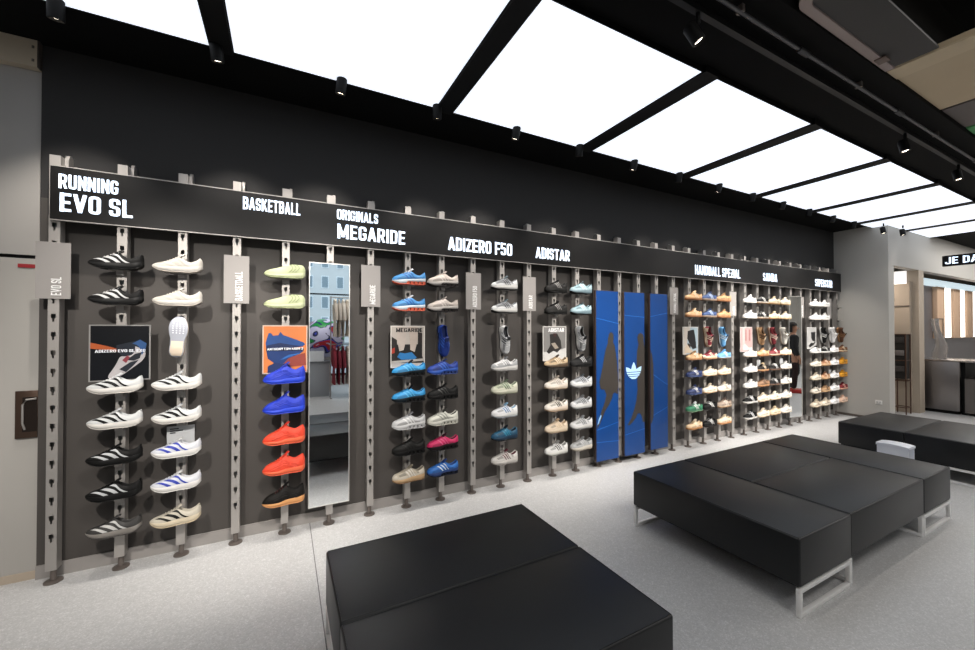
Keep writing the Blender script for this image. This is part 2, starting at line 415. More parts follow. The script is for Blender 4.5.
# ------------------------------------------------------------------ posts of the shoe wall
PYF, PYB = 3.455, 3.52       # front and back of a post
X0, DX, NP = -1.285, 0.325, 33
def px(k): return X0+DX*k
ROWS = [1.988, 1.757, 1.45, 1.183, 0.957, 0.724, 0.498, 0.263]
def channel_mesh():
    m = MB(); w = 0.026; zb, zt = 0.085, 2.70
    m.box(-w, -w+0.003, PYF, PYB, zb, zt); m.box(w-0.003, w, PYF, PYB, zb, zt); m.box(-w+0.003, w-0.003, PYB-0.004, PYB, zb, zt)
    m.box(-w, -0.011, PYF-0.003, PYF, zb, zt); m.box(0.011, w, PYF-0.003, PYF, zb, zt)
    z = 0.262; last = zb
    while z < 2.62:      # keyhole slots punched every 115 mm
        m.box(-0.011, 0.011, PYF-0.003, PYF, last, z)
        m.box(-0.011, -0.005, PYF-0.003, PYF, z, z+0.022); m.box(0.005, 0.011, PYF-0.003, PYF, z, z+0.022)
        last = z+0.050; z += 0.1153
    m.box(-0.011, 0.011, PYF-0.003, PYF, last, zt)
    return m.mesh('channel')
CH = channel_mesh()
FOOT = MB().lathe([(0.045, 0.0), (0.045, 0.008), (0.017, 0.014), (0.014, 0.09)], 0, 3.487, 20).mesh('foot')
FOOT_LOW = FOOT
arm = MB().box(0.030, 0.048, 3.50, WY, 2.60, 2.70)
arm.v += []; ARM = None
a2 = MB(); pr = [(3.50+0.0, 2.60), (WY, 2.60), (WY, 2.72), (3.545, 2.735), (3.52, 2.725), (3.505, 2.70)]
v = [(0.026, y, z) for y, z in pr]+[(0.044, y, z) for y, z in pr]; n = len(pr)
a2.add(v, [tuple(range(n)), tuple(range(2*n-1, n-1, -1))]+[(i, (i+1) % n, (i+1) % n+n, i+n) for i in range(n)])
ARM = a2.mesh('wall_bracket')
sh = MB(); sh.box(-0.05, 0.05, 3.385, 3.452, -0.003, 0.0).box(-0.02, 0.02, 3.42, 3.452, -0.03, -0.004)
SHELF = sh.mesh('shelf')
SHOECOLS = [1, 2, 4, 7, 8, 10, 12, 13, 19, 20, 21, 23, 24, 25, 26, 29, 30, 31, 32]
POSTLAB = {0: 'slotted steel post at the far left end beside the pale door', 3: 'slotted steel post below the BASKETBALL tag',
 5: 'slotted steel post behind the tall mirror, right of the orange shoes', 6: 'slotted steel post right of the tall mirror under a grey tag',
 9: 'slotted steel post under the grey tag, right of the pink shoe column', 11: 'slotted steel post under the grey tag, two columns left of the blue panels',
 14: 'slotted steel post behind the leftmost blue panel', 15: 'slotted steel post in the gap between leftmost and middle blue panels',
 16: 'slotted steel post behind the middle blue panel', 17: 'slotted steel post behind the rightmost blue panel',
 18: 'slotted steel post directly right of the blue panels under a grey tag', 22: 'slotted steel post under the grey tag left of the white shoe column',
 27: 'slotted steel post behind the narrow mirror at the far end', 28: 'slotted steel post directly right of the narrow far mirror'}
COLP = {1: 'first column under the RUNNING sign', 2: 'second column under the RUNNING sign', 4: 'column left of the tall mirror',
 7: 'first column right of the tall mirror', 8: 'second column right of the tall mirror', 10: 'third column right of the tall mirror',
 12: 'second column left of the blue panels', 13: 'column beside the left blue panel',
 19: 'first column right of the blue panels', 20: 'second column right of the blue panels', 21: 'third column right of the blue panels',
 23: 'fourth column left of the far mirror', 24: 'third column left of the far mirror', 25: 'second column left of the far mirror',
 26: 'column beside the far mirror, on its left', 29: 'first column right of the far mirror', 30: 'second column right of the far mirror',
 31: 'third column right of the far mirror', 32: 'last column by the grey end wall'}
for k in range(NP):
    lab = POSTLAB.get(k) or 'slotted steel post carrying the shoe '+COLP[k]
    p = thing('display_post', lab, 'post', (px(k), 0, 0), 'slotted posts of the shoe wall')
    obj_me('channel', CH, M_STEEL, p)
    obj_me('foot', FOOT, M_DARKSTEEL, p)
    obj_me('wall_bracket', ARM, M_STEEL, p)
    if k in SHOECOLS:
        for r, z in enumerate(ROWS):
            if r == 2 or (k == 31 and r < 2): continue
            obj_me('shelf', SHELF, M_STEEL, p, (0, 0, z))

# ------------------------------------------------------------------ the long sign band
SY = 3.435
sb = thing('sign_band', 'long dark sign band with lit white lettering across the top of the shoe wall', 'sign', (3.96, SY, 2.29))
obj('board', bx(-1.30, 9.22, SY, 3.451, 2.29, 2.625), M_SIGN, sb)
obj('top_edge', bx(-1.30, 9.22, SY-0.002, 3.451, 2.625, 2.631), M_STEEL, sb)
obj('bottom_edge', bx(-1.30, 9.22, SY-0.002, 3.451, 2.284, 2.29), M_STEEL, sb)
K = SY/3.40
def zz(z): return 1.6+(z-1.6)*K
for txt, a, c, z0, z1 in [('RUNNING', -1.248, -0.967, 2.480, 2.571), ('EVO SL', -1.242, -0.893, 2.335, 2.453), ('BASKETBALL', -0.269, 0.114, 2.487, 2.580),
        ('ORIGINALS', 0.384, 0.714, 2.496, 2.580), ('MEGARIDE', 0.388, 0.949, 2.341, 2.459), ('ADIZERO F50', 1.355, 2.050, 2.336, 2.460),
        ('ADISTAR', 2.336, 2.787, 2.342, 2.459), ('HANDBALL SPEZIAL', 4.934, 5.967, 2.340, 2.468), ('SAMBA', 6.569, 6.966, 2.344, 2.470), ('SUPERSTAR', 8.172, 8.785, 2.340, 2.470)]:
    letters('lettering', txt, a*K, c*K, zz(z0), zz(z1), SY, M_SIGNTEXT, sb, heavy=.158 if a < 4 else .13, label='lit white lettering '+('reading '+txt if txt in ('RUNNING', 'BASKETBALL') else 'on the sign band'))

# grey hanging tags with vertical words
TY = 3.444
for k, txt, lab in [(0, 'EVO SL', 'grey plate tag at the far left end post, short white vertical word'), (3, 'BASKETBALL', 'grey plate tag reading BASKETBALL vertically, left of the pale green shoes'),
        (6, 'MEGARIDE', 'grey plate tag just right of the tall mirror'), (9, 'ADIZERO F50', 'grey plate tag between the cream shoes and the silver shoes'),
        (11, 'ADISTAR', 'grey plate tag between the silver shoes and the dark grey shoes'), (18, 'HANDBALL SPEZIAL', 'grey plate tag just right of the blue panels'),
        (22, 'SAMBA', 'grey plate tag left of the white shoes in the far bay'), (28, 'SUPERSTAR', 'grey plate tag just right of the narrow far mirror'),
        (31, '', 'plain grey plate tag near the grey end wall, above hanging white shoe')]:
    x = px(k)
    t = thing('bay_tag', lab, 'sign', (x, TY, 1.79), 'grey bay tags on the posts')
    obj('plate', bx(x-0.080, x+0.080, TY, TY+0.006, 1.79, 2.146), M_TAG, t)
    if txt:
        ln = {'EVO SL': 0.115, 'BASKETBALL': 0.215, 'MEGARIDE': 0.165, 'ADIZERO F50': 0.205, 'ADISTAR': 0.14, 'HANDBALL SPEZIAL': 0.26, 'SAMBA': 0.12, 'SUPERSTAR': 0.19}[txt]
        letters('lettering', txt, x-0.028+0.018, x+0.020+0.018, 1.812, 1.812+ln, TY, M_WHITEINK, t, depth=0.0015, vertical=True, heavy=.13)
# ------------------------------------------------------------------ shoes
def interp(tab):
    xs = [p[0] for p in tab]; ys = [p[1] for p in tab]; n = len(xs)
    ms = []
    for i in range(n):      # monotone-ish tangents
        if i == 0: ms.append((ys[1]-ys[0])/(xs[1]-xs[0]))
        elif i == n-1: ms.append((ys[-1]-ys[-2])/(xs[-1]-xs[-2]))
        else:
            a = (ys[i]-ys[i-1])/(xs[i]-xs[i-1]); b = (ys[i+1]-ys[i])/(xs[i+1]-xs[i])
            ms.append(0 if a*b <= 0 else 2*a*b/(a+b))
    def f(t):
        if t <= xs[0]: return ys[0]
        if t >= xs[-1]: return ys[-1]
        for i in range(n-1):
            if t <= xs[i+1]: break
        h = xs[i+1]-xs[i]; u = (t-xs[i])/h
        return ((1+2*u)*(1-u)**2*ys[i]+u*(1-u)**2*h*ms[i]+u*u*(3-2*u)*ys[i+1]+u*u*(u-1)*h*ms[i+1])
    return f
def ss(a, b, t):
    u = min(1, max(0, (t-a)/(b-a))); return u*u*(3-2*u)

HW = [(0, 0.0015), (0.008, 0.013), (0.03, 0.023), (0.08, 0.034), (0.16, 0.0435), (0.30, 0.049), (0.42, 0.046), (0.55, 0.0375), (0.68, 0.0355), (0.84, 0.0375), (0.93, 0.033), (0.975, 0.023), (0.993, 0.012), (1.0, 0.0015)]
TYPES = {
 # racer: thick rockered midsole, low sleek upper
 'R': dict(L=0.282, bot=[(0, .036), (.06, .022), (.16, .008), (.32, 0), (.74, 0), (.90, .010), (1, .032)], mid=[(0, .043), (.08, .040), (.25, .036), (.45, .038), (.75, .043), (.92, .050), (1, .060)],
   top=[(0, .044), (.06, .056), (.18, .068), (.34, .085), (.48, .105), (.55, .112), (.64, .091), (.76, .077), (.88, .090), (.96, .111), (1, .080)], os=.004, stripes=[(.40, .15, .08), (.57, .315, .08), (.735, .47, .075)], hi=.33, tongue=.016, flare=1.06),
 # sculpted basketball shoe: bulky, high tongue and heel
 'H': dict(L=0.29, bot=[(0, .022), (.10, .008), (.25, 0), (.80, 0), (.93, .004), (1, .022)], mid=[(0, .030), (.15, .030), (.35, .030), (.55, .040), (.80, .044), (1, .050)],
   top=[(0, .034), (.06, .060), (.18, .084), (.34, .106), (.47, .134), (.55, .143), (.64, .120), (.76, .106), (.88, .122), (.96, .134), (1, .086)], os=.006, stripes=[], hi=.33, tongue=.022, flare=1.08, ribs=True),
 # smooth slipper-like trainer
 'B': dict(L=0.285, bot=[(0, .024), (.10, .008), (.25, 0), (.80, 0), (.93, .006), (1, .026)], mid=[(0, .030), (.15, .026), (.35, .026), (.60, .034), (.85, .042), (1, .050)],
   top=[(0, .034), (.06, .052), (.18, .066), (.34, .080), (.48, .095), (.60, .108), (.70, .112), (.80, .112), (.90, .110), (.965, .100), (1, .072)], os=.004, stripes=[], hi=.33, tongue=.0, flare=1.08),
 # runner on separate heel blocks
 'M': dict(L=0.298, bot=[(0, .024), (.08, .010), (.22, 0), (.84, 0), (.95, .004), (1, .012)], mid=[(0, .036), (.15, .038), (.35, .044), (.60, .051), (.85, .056), (1, .062)],
   top=[(0, .040), (.025, .058), (.07, .070), (.18, .083), (.34, .104), (.47, .119), (.55, .127), (.64, .104), (.76, .088), (.88, .101), (.96, .121), (1, .084)], os=.007, stripes=[(.46, .31, .035), (.56, .40, .035), (.65, .49, .03)], hi=.32, tongue=.018, flare=1.04, blocks=True),
 # chunky retro runner with overlays
 'A': dict(L=0.29, bot=[(0, .020), (.08, .008), (.22, 0), (.82, 0), (.95, .003), (1, .014)], mid=[(0, .032), (.15, .035), (.35, .038), (.60, .046), (.85, .050), (1, .056)],
   top=[(0, .036), (.025, .055), (.07, .067), (.18, .080), (.34, .101), (.47, .117), (.55, .126), (.64, .102), (.76, .086), (.88, .099), (.96, .119), (1, .082)], os=.010, mesh=True, stripes=[(.50, .38, .034), (.585, .455, .034), (.67, .53, .034)], hi=.32, tongue=.018, flare=1.04, overlay=True),
 # low flat court shoe
 'S': dict(L=0.292, bot=[(0, .008), (.08, .003), (.20, 0), (.85, 0), (.95, .001), (1, .006)], mid=[(0, .028), (.15, .027), (.50, .026), (.85, .028), (1, .032)],
   top=[(0, .032), (.022, .048), (.06, .057), (.15, .063), (.32, .080), (.45, .102), (.54, .111), (.64, .088), (.76, .075), (.88, .083), (.96, .095), (1, .066)], os=.010, stripes=[(.50, .385, .034), (.585, .46, .034), (.67, .535, .034)], hi=.33, tongue=.018, flare=1.02, overlay=True),
}
HWF = interp(HW)
TS = [0, .006, .018, .04, .07, .105]+[.14+.032*i for i in range(26)]+[.955, .97, .982, .992, 1.0]
class Shoe:
    def __init__(s, P):
        s.P = P; s.L = P['L']; s.bot = interp(P['bot']); s.mid = interp(P['mid']); s.top = interp(P['top'])
    def cy(s, t): return 0.007*(1-ss(0, .45, t))
    def X(s, t): return (t-0.5)*s.L
    def S(s, t, a):
        w = 0.95*HWF(t); m = s.mid(t)-0.004; T = s.top(t)
        o = ss(.565, .625, t)*(1-ss(.955, .985, t))
        ph = PI*a; c = math.cos(ph); q = math.sin(ph)
        pe = 0.72+0.38*ss(.12, .36, t)-0.3*ss(.5, .62, t)
        y1 = -w*math.copysign(abs(c)**pe, c); z1 = m+(T-m)*(max(q, 0)**(0.8+0.15*ss(.12, .4, t)))
        ar = 0.36; ac = min(a, 1-a); sg = -1 if a < .5 else 1
        if ac <= ar:
            u = ac/ar; y2 = sg*w*(1-.36*u**1.7+.06*math.sin(PI*u)); z2 = m+(T-m)*u**.88
        else:
            r = (ac-ar)/(.5-ar); y2 = sg*w*.64*(1-.12*min(1, r*4))*(1-max(0, (r-.3)/.7)); z2 = T-(T-m-.012)*min(1, r*2.6)
        return Vector((s.X(t), s.cy(t)+y1*(1-o)+y2*o, z1*(1-o)+z2*o))
    def N(s, t, a):
        e = .006
        du = s.S(min(1, t+e), a)-s.S(max(0, t-e), a); dv = s.S(t, min(1, a+e))-s.S(t, max(0, a-e))
        n = du.cross(dv)
        n = n.normalized() if n.length > 1e-12 else Vector((0, 0, 1))
        c = Vector((s.X(t), s.cy(t), s.mid(t)))
        return n if n.dot(s.S(t, a)-c) > 0 else -n
    def patch(s, mb, fn, na, nt, off):
        """fn(u, v) -> (t, a); a raised piece lying on the upper, with a turned-in rim."""
        rows = []
        for i in range(-1, na+2):
            ro = []
            for j in range(-1, nt+2):
                u = min(1, max(0, i/na)); v = min(1, max(0, j/nt)); t, a = fn(u, v)
                edge = i in (-1, na+1) or j in (-1, nt+1)
                ro.append(s.S(t, a)+s.N(t, a)*(-.001 if edge else off))
            rows.append(ro)
        mb.grid(rows)
    def meshes(s, code):
        P = s.P; out = {}
        NA = 24; rows = [[s.S(t, j/NA) for j in range(NA+1)] for t in TS]
        up = MB(); li = MB(); v = [p for r in rows for p in r]; fu = []; fl = []
        for i in range(len(TS)-1):
            for j in range(NA):
                f = (i*(NA+1)+j, i*(NA+1)+j+1, (i+1)*(NA+1)+j+1, (i+1)*(NA+1)+j)
                tm = (TS[i]+TS[i+1])/2; am = (j+.5)/NA
                (fl if (.585 < tm < .972 and .36 < am < .64) else fu).append(f)
        def pick(fs):
            ids = sorted({i for f in fs for i in f}); mp = {a: b for b, a in enumerate(ids)}
            return [v[i] for i in ids], [tuple(mp[i] for i in f) for f in fs]
        out['upper'] = up.add(*pick(fu), smooth=True); out['lining'] = li.add(*pick(fl), smooth=True)
        def loft(zlo, zhi, k, lo=0, hi=1, inner=True):
            rows = []
            for t in [x for x in TS if lo <= x <= hi]:
                b, m = zlo(t), zhi(t); w = HWF(t)*k; h = m-b; c = s.cy(t); x = s.X(t)
                pts = [(-w*.86, b), (-w*.97, b+.18*h), (-w*1.02, b+.45*h), (-w*1.0, b+.8*h), (-w*.95, m)]
                rows.append([Vector((x, c+y, z)) for y, z in pts]+[Vector((x, c-y, z)) for y, z in reversed(pts)])
            g = MB().grid(rows, wrap=True); n = len(rows[0])
            g.f.append(tuple(range(n))[::-1]); g.s.append(False); g.f.append(tuple((len(rows)-1)*n+k2 for k2 in range(n))); g.s.append(False)
            return g
        os_ = P['os']; fl_ = P['flare']
        if P.get('blocks'):
            def zlo(t): return s.bot(t)+os_+(.020*ss(.36, .46, t))
            out['midsole'] = loft(zlo, s.mid, fl_)
            bl = MB(); bl.box(s.X(.42), s.X(.95), s.cy(.7)-.018, s.cy(.7)+.018, s.bot(.7)+os_-.001, s.bot(.7)+os_+.004)
            for t in (.44, .56, .68, .80, .92):
                x = s.X(t); w = HWF(t)*fl_*.99
                bl.box(x-.0125, x+.0125, s.cy(t)-w, s.cy(t)+w, s.bot(t)+os_-.001, zlo(t)+.002)
            out['cushion_sole'] = bl
        else:
            out['midsole'] = loft(lambda t: s.bot(t)+os_, s.mid, fl_)
        out['outsole'] = loft(s.bot, lambda t: s.bot(t)+os_+.0008, fl_*.99)
        for side in (0, 1):
            fl2 = (lambda q: q) if side == 0 else (lambda q: 1-q)
            for n, (tb, tt, w) in enumerate(P['stripes']):
                m = MB(); s.patch(m, lambda u, v: (tb+(tt-tb)*u+(v-.5)*w, fl2(.03+(P['hi']-.03)*u)), 8, 3, .0016)
                out['stripe%d' % (n+3*side)] = m
            if P.get('overlay'):
                m = MB(); s.patch(m, lambda u, v: (.78+.16*v+.03*(1-u), fl2(.03+.28*u)), 6, 4, .0012)
                out['heel_counter%d' % side] = m
        if P.get('overlay') or P.get('blocks'):
            for side in (0, 1):
                fl2 = (lambda q: q) if side == 0 else (lambda q: 1-q)
                m = MB(); s.patch(m, lambda u, v: (.13+.66*v+.02*u, fl2(.02+(.10+.035*math.sin(v*9))*u)), 4, 16, .0009)
                out['side_overlay%d' % side] = m
        if P.get('mesh'):
            for side in (0, 1):
                fl2 = (lambda q: q) if side == 0 else (lambda q: 1-q)
                m = MB(); s.patch(m, lambda u, v: (.20+.20*v-.05*u, fl2(.145+.15*u)), 4, 8, .0008)
                out['mesh_panel%d' % side] = m
                m = MB(); s.patch(m, lambda u, v: (.70+.10*v+.06*(1-u), fl2(.12+.17*u)), 4, 5, .0008)
                out['quarter_panel%d' % side] = m
        if P.get('ribs'):
            for q in range(4):
                m = MB(); m.tube([s.S(.20+.62*u+.02*q, .06+.055*q+.06*math.sin(PI*u*1.3+.5*q))+s.N(.20+.62*u, .06+.055*q)*.0008 for u in [i/12 for i in range(13)]], .0028, 5)
                out['rib%d' % q] = m
        if P.get('overlay'):
            m = MB(); s.patch(m, lambda u, v: (.015+.14*v-.05*v*math.cos(PI*(u-.5)), .04+.92*u), 14, 4, .0012)
            out['toe_cap'] = m
        if P['tongue'] or True:
            if P['tongue']:
                tg = []; k = P['tongue']
                for t, dz, w in [(.40, -.010, .016), (.50, .000, .018), (.54, .35*k, .019), (.585, .8*k, .018), (.61, k, .014)]:
                    zc = s.top(min(t, .55))+dz; x = s.X(t); c = s.cy(t)
                    tg.append([Vector((x-.003, c-w, zc-.004)), Vector((x-.004, c, zc+.002)), Vector((x-.003, c+w, zc-.004)), Vector((x+.005, c+w, zc-.008)), Vector((x+.005, c, zc-.003)), Vector((x+.005, c-w, zc-.008))])
                g = MB().grid(tg, wrap=True); g.f += [(5, 4, 3, 2, 1, 0), tuple(24+i for i in range(6))]; g.s += [False, False]
                out['tongue'] = g
                lc = MB()
                for q, t in enumerate((.30, .355, .41, .465, .52, .555)):
                    d = .02 if q % 2 else -.02
                    lc.tube([s.S(t+d*(a-.5)*2, a)+s.N(t, a)*.0022 for a in (.35, .40, .45, .5, .55, .60, .65)], .0026, 5)
                out['laces'] = lc
            else:
                sw = MB()
                for q in range(3):      # curved grooves of the moulded heel
                    sw.tube([s.S(.60+.10*q+.09*math.sin(PI*u)-.02*q, .05+.30*u)+s.N(.60+.1*q, .05+.30*u)*.0006 for u in [i/9 for i in range(10)]], .0022, 5)
                out['moulded_groove'] = sw
        return {k: g.mesh(code+'_'+k, sharp=50) for k, g in out.items()}
SHOE_OBJ = {c: Shoe(P) for c, P in TYPES.items()}
SHOES = {c: S_.meshes(c) for c, S_ in SHOE_OBJ.items()}
KIND = {'R': ('running_shoe', 'running shoe'), 'H': ('basketball_shoe', 'basketball shoe'), 'B': ('slip_on_shoe', 'slip-on shoe'), 'M': ('running_shoe', 'running shoe'), 'A': ('trainer_shoe', 'trainer'), 'S': ('court_sneaker', 'sneaker')}
ROWN = ['top row', 'second row', 'third row', 'fourth row', 'fifth row', 'sixth row', 'seventh row', 'bottom row']
def shade(c, k=.74):
    c = c.lstrip('#'); v = [int(c[i:i+2], 16)/255 for i in (0, 2, 4)] if len(c) == 6 else [int(q, 16)/15 for q in c]
    k2 = k**(1/2.2)
    return '#%02x%02x%02x' % tuple(int(round(x*k2*255)) for x in v)
def make_shoe(code, cols, label, group, matrix, both=False):
    """cols: upper, midsole, outsole, stripe, lining, laces, overlay"""
    up, mi, ou, st, lg, lc, ov = cols
    r = thing(KIND[code][0], label, 'shoe', (0, 0, 0), group)
    r.matrix_world = matrix
    for k, me in SHOES[code].items():
        if k in ('stripe3', 'stripe4', 'stripe5', 'heel_counter1', 'side_overlay1', 'mesh_panel1', 'quarter_panel1') and not both: continue      # the side against the wall
        name = k.rstrip('012345')
        c = {'upper': up, 'midsole': mi, 'outsole': ou, 'stripe': st, 'lining': lg, 'laces': lc, 'tongue': lg if lg != '#d9d4cc' else up, 'toe_cap': ov, 'heel_counter': ov, 'side_overlay': ov, 'mesh_panel': shade(up, .45), 'quarter_panel': shade(up, .6), 'rib': up, 'cushion_sole': ou if ou != mi else '#55524e', 'moulded_groove': st}[name]
        if name == 'side_overlay': c = ov if ov != up else shade(up, .62)
        c = shade(c, .4 if max(lin(c)) < .03 else (.9 if code == 'S' else .68))
        if name == 'outsole' and code == 'A': c = shade(c, .55)
        rough = {'upper': .62, 'midsole': .5, 'outsole': .55, 'stripe': .45}.get(name, .6)
        o = obj_me(name, me, mat(c, rough, noise=.05 if name in ('upper', 'toe_cap') else .0, nscale=220, bump=.15 if name == 'upper' else 0, spec=.18 if max(lin(c)) < .03 else .4), r)
    return r
# colour shorthands
W, CR, BK, GY, SV = '#e6e5e2', '#d6cfc2', '#151515', '#5e5d5c', '#b4b6b8'
GUM, TAN, NAV, MAR = '#a8744a', '#c7a57c', '#22305c', '#6a1a24'
def C(up, mi, ou, st, lg=None, lc=None, ov=None):
    return (up, mi, ou, st, lg or up, lc or up, ov or up)
SH = {}
def put(k, r, code, desc, *c, **kw): SH[(k, r)] = (code, desc, C(*c, **kw))
bw = (BK, '#2a2a2a', BK, '#dcdcdc')
put(1, 0, 'R', 'black with broad white stripes', *bw, lc=W); put(1, 1, 'R', 'black with broad white stripes', *bw, lc=W)
wb = ('#dadcdd', '#e8e5df', '#c9c5be', '#101010')
for r in (3, 4): put(1, r, 'R', 'white with broad black stripes', *wb, lg='#cfd2d4')
for r in (5, 6): put(1, r, 'R', 'black with broad silver stripes', '#101010', '#161616', '#0e0e0e', '#c4c6c8')
put(1, 7, 'R', 'dark grey with pale stripes', '#3a3938', '#8a8580', '#3a3634', '#d0d0ce')
for r in (0, 1): put(2, r, 'R', 'plain off-white', '#d9d4cb', '#e4dfd6', '#cfc6bb', '#c9c3b8')
for r in (3, 4): put(2, r, 'R', 'white with broad black stripes', *wb, lg='#cfd2d4')
for r in (5, 6): put(2, r, 'R', 'white with broad blue stripes', '#dddfe6', '#eceae6', '#d8d6d2', '#2d3fae', lg='#e2e2e2')
put(2, 7, 'R', 'cream with broad black stripes', '#cfc8b8', '#e0d2b6', '#cbb99a', '#22211f')
for r in (0, 1): put(4, r, 'B', 'pale green', '#c4cda0', '#c9d0a8', '#b8c096', '#8f9a6c', lg='#6d7550')
for r in (3, 4): put(4, r, 'H', 'bright blue', '#1937c4', '#2446d8', '#1a36b8', '#1937c4', lg='#1a2f9c')
for r in (5, 6): put(4, r, 'H', 'orange-red', '#f0492c', '#ef6a44', '#e0552f', '#f0492c', lg='#d8361f')
put(4, 7, 'H', 'black with apricot sole', '#1a1614', '#e0a267', '#d08f55', '#1a1614', lg='#141212', lc='#52282a')
for r in (0, 1): put(7, r, 'M', 'light blue with coral sole', '#3f8fd0', '#dfe9f2', '#d85a3c', '#1d57a8', lg='#e8eef4', lc=W)
for r in (3, 4): put(7, r, 'M', 'sky blue with black sole', '#2f97d6', '#16242e', '#0e0e10', '#59b6e6', lg='#101c28')
put(7, 5, 'M', 'silver white', '#c4c5c6', '#d8d8d8', '#b9b9ba', '#e6e6e6', lg='#8e8e90')
put(7, 6, 'M', 'all black', '#171615', '#141313', '#0d0d0d', '#2b2a29')
put(7, 7, 'A', 'beige with gum sole', '#b8ae9c', '#c7a67c', '#b08558', '#e2ddd2', lg='#8d8474', ov='#c9c1b1')
for r in (0, 1): put(8, r, 'M', 'cream with dark heel blocks', '#cfc4ba', '#d9d2ca', '#2b2523', '#e0d8d0', lg='#c9beb4')
put(8, 3, 'M', 'royal blue', '#1d3f9e', '#2f5dc0', '#16306e', '#3d6fd0', lg='#152c70')
put(8, 4, 'M', 'all black', '#161616', '#1d1c1b', '#111', '#2e2e2e') if False else put(8, 4, 'M', 'all black', '#161616', '#1d1c1b', '#111111', '#3c3b3a')
put(8, 5, 'M', 'off-white', '#d8d8cc', '#dcdbd0', '#bdbcb0', '#8e9088', lg='#44443f')
put(8, 6, 'M', 'magenta pink with black sole', '#cf2160', '#2a1a20', '#121012', '#e25a8c', lg='#3c1024')
put(8, 7, 'M', 'blue with pale stripes', '#2a6fc4', '#27437c', '#141c30', '#d6e2ee', lg='#1b3f86')
for r in (0, 1): put(10, r, 'A', 'silver grey with black details', '#8b8e91', '#d4d3cf', '#2a2a2a', '#26282a', lg='#5c6c72', ov='#d4d6d7')
put(10, 3, 'A', 'white and grey', '#e6e6e6', '#dcdad6', '#a9a8a4', '#8e9092', lg='#6e7072', ov='#a8aaac')
put(10, 4, 'A', 'pale green and cream', '#c3cbb0', '#d8d6c4', '#a9ad90', '#3f5c48', lg='#5e6d58', ov='#d7d6c2')
put(10, 5, 'A', 'white with blue patch', '#e4e6e8', '#e2e2e0', '#b4bcc2', '#2d6fa6', lg='#86b2d0', ov='#ececec')
put(10, 6, 'A', 'teal and navy', '#1f5f80', '#123048', '#0f1418', '#2f88a6', lg='#10202c', ov='#174a68')
put(10, 7, 'A', 'pale grey with maroon patch', '#cdc9c4', '#d6d2cc', '#b5afa8', '#5a1d2c', lg='#5a1d2c', ov='#d8d5d0')
for r in (0, 1): put(12, r, 'A', 'dark grey', '#1a1918', '#222120', '#0e0e0e', '#8a8886', lg='#101010', ov='#232120')
put(12, 3, 'A', 'tan with black sole', '#9e8462', '#5c4a38', '#1c1815', '#e0d2ba', lg='#3c3026', ov='#c2aa88')
put(12, 4, 'A', 'cream', '#d4cabd', '#dccfc0', '#c4a98a', '#9a948e', lg='#a89c8e', ov='#e2dcd4')
put(12, 5, 'A', 'cream with dark stripes', '#ddd6cb', '#dccbb8', '#b99878', '#2c2826', lg='#5e5650', ov='#e6e0d8')
put(12, 6, 'A', 'beige', '#d3bfa6', '#dccab2', '#c8ae8e', '#c9b498', lg='#a88f72', ov='#dccbb4')
put(12, 7, 'A', 'white with black stripes', '#d9d9d6', '#dedcd6', '#b7b5ae', '#161616', lg='#8c8c88', ov='#e2e2e0')
for r in (0, 1): put(13, r, 'A', 'pale ice blue with black sole', '#8fb0ba', '#6f868e', '#101213', '#d3e2e6', lg='#36444a', ov='#a4bec6')
put(13, 3, 'A', 'black with silver stripes', '#1c1c1d', '#242424', '#141414', '#b9babb', lg='#1a1a1a', ov='#2a2a2c')
put(13, 4, 'A', 'silver with navy stripes', '#b4b8bc', '#dcdcda', '#b0b2b4', '#33383f', lg='#4c5258', ov='#e0e2e4')
put(13, 5, 'A', 'silver with dark stripes', '#aeb2b5', '#d6d6d4', '#a9abac', '#3a3c3e', lg='#6a6c6e', ov='#dcdedf')
put(13, 6, 'A', 'silver with grey stripes', '#c9cacb', '#d6d5d3', '#adaeae', '#54585c', lg='#84878a', ov='#dadbdc')
put(13, 7, 'A', 'grey with cream sole', '#a4a6a6', '#d6cfc2', '#b8ab98', '#bfc1c1', lg='#77797a', ov='#b4b6b6')
for r in (0, 1): put(19, r, 'S', 'tan with gum sole', '#c49a70', '#a8744a', '#8e5c38', '#ead7bc', lg='#d8bd98', ov='#d2ac82')
put(19, 3, 'S', 'brown and beige with gum sole', '#a98660', '#b08054', '#8e5c38', '#e6dccb', lg='#7a5e42', ov='#c9a87e')
for r in (4, 5): put(19, r, 'S', 'navy with white stripes', NAV, '#2a3a66', '#3a4a78', W, lg='#22305c', lc=W)
put(19, 6, 'S', 'green with white stripes', '#2f7a58', '#2f6e50', '#6a8c6a', W, lg='#d9e2dc', lc=W)
put(19, 7, 'S', 'beige with gum sole', '#d8bc98', '#b9844f', '#a06c3c', '#f0e2cc', lg='#e2ceb2')
for r in (0, 1): put(20, r, 'S', 'navy blue', '#324a78', '#9a8878', '#7a6450', '#b8c6dc', lg='#22355c', lc='#9fb2d0')
put(20, 3, 'S', 'maroon and cream', '#7c2430', '#c0a080', '#94623c', '#e6d6c0', lg='#5c1820', ov='#d9c4aa')
for r in (4, 5): put(20, r, 'S', 'cream', '#dcd0bc', '#e0d4c0', '#c8a47a', '#f0e8da', lg='#d0c0a8')
for r in (6, 7): put(20, r, 'S', 'black with white stripes', BK, '#1d1b1a', '#2a2220', W, lc=W)
for r in (0, 1): put(21, r, 'S', 'tan suede', '#b08c62', '#a4744a', '#8e5c38', '#c9a87e', lg='#94724c')
put(21, 3, 'S', 'light blue', '#6aa6d6', '#9cc2e0', '#8c6c50', '#e2eef6', lg='#4d8cc0')
put(21, 4, 'S', 'cream with pale stripes', '#d6c8b4', '#dccfba', '#c09a70', '#efe6d8', lg='#b9a890')
put(21, 5, 'S', 'white with brown heel', '#e2dcd2', '#e0d8ca', '#c4a078', '#8a735c', lg='#b0a08c')
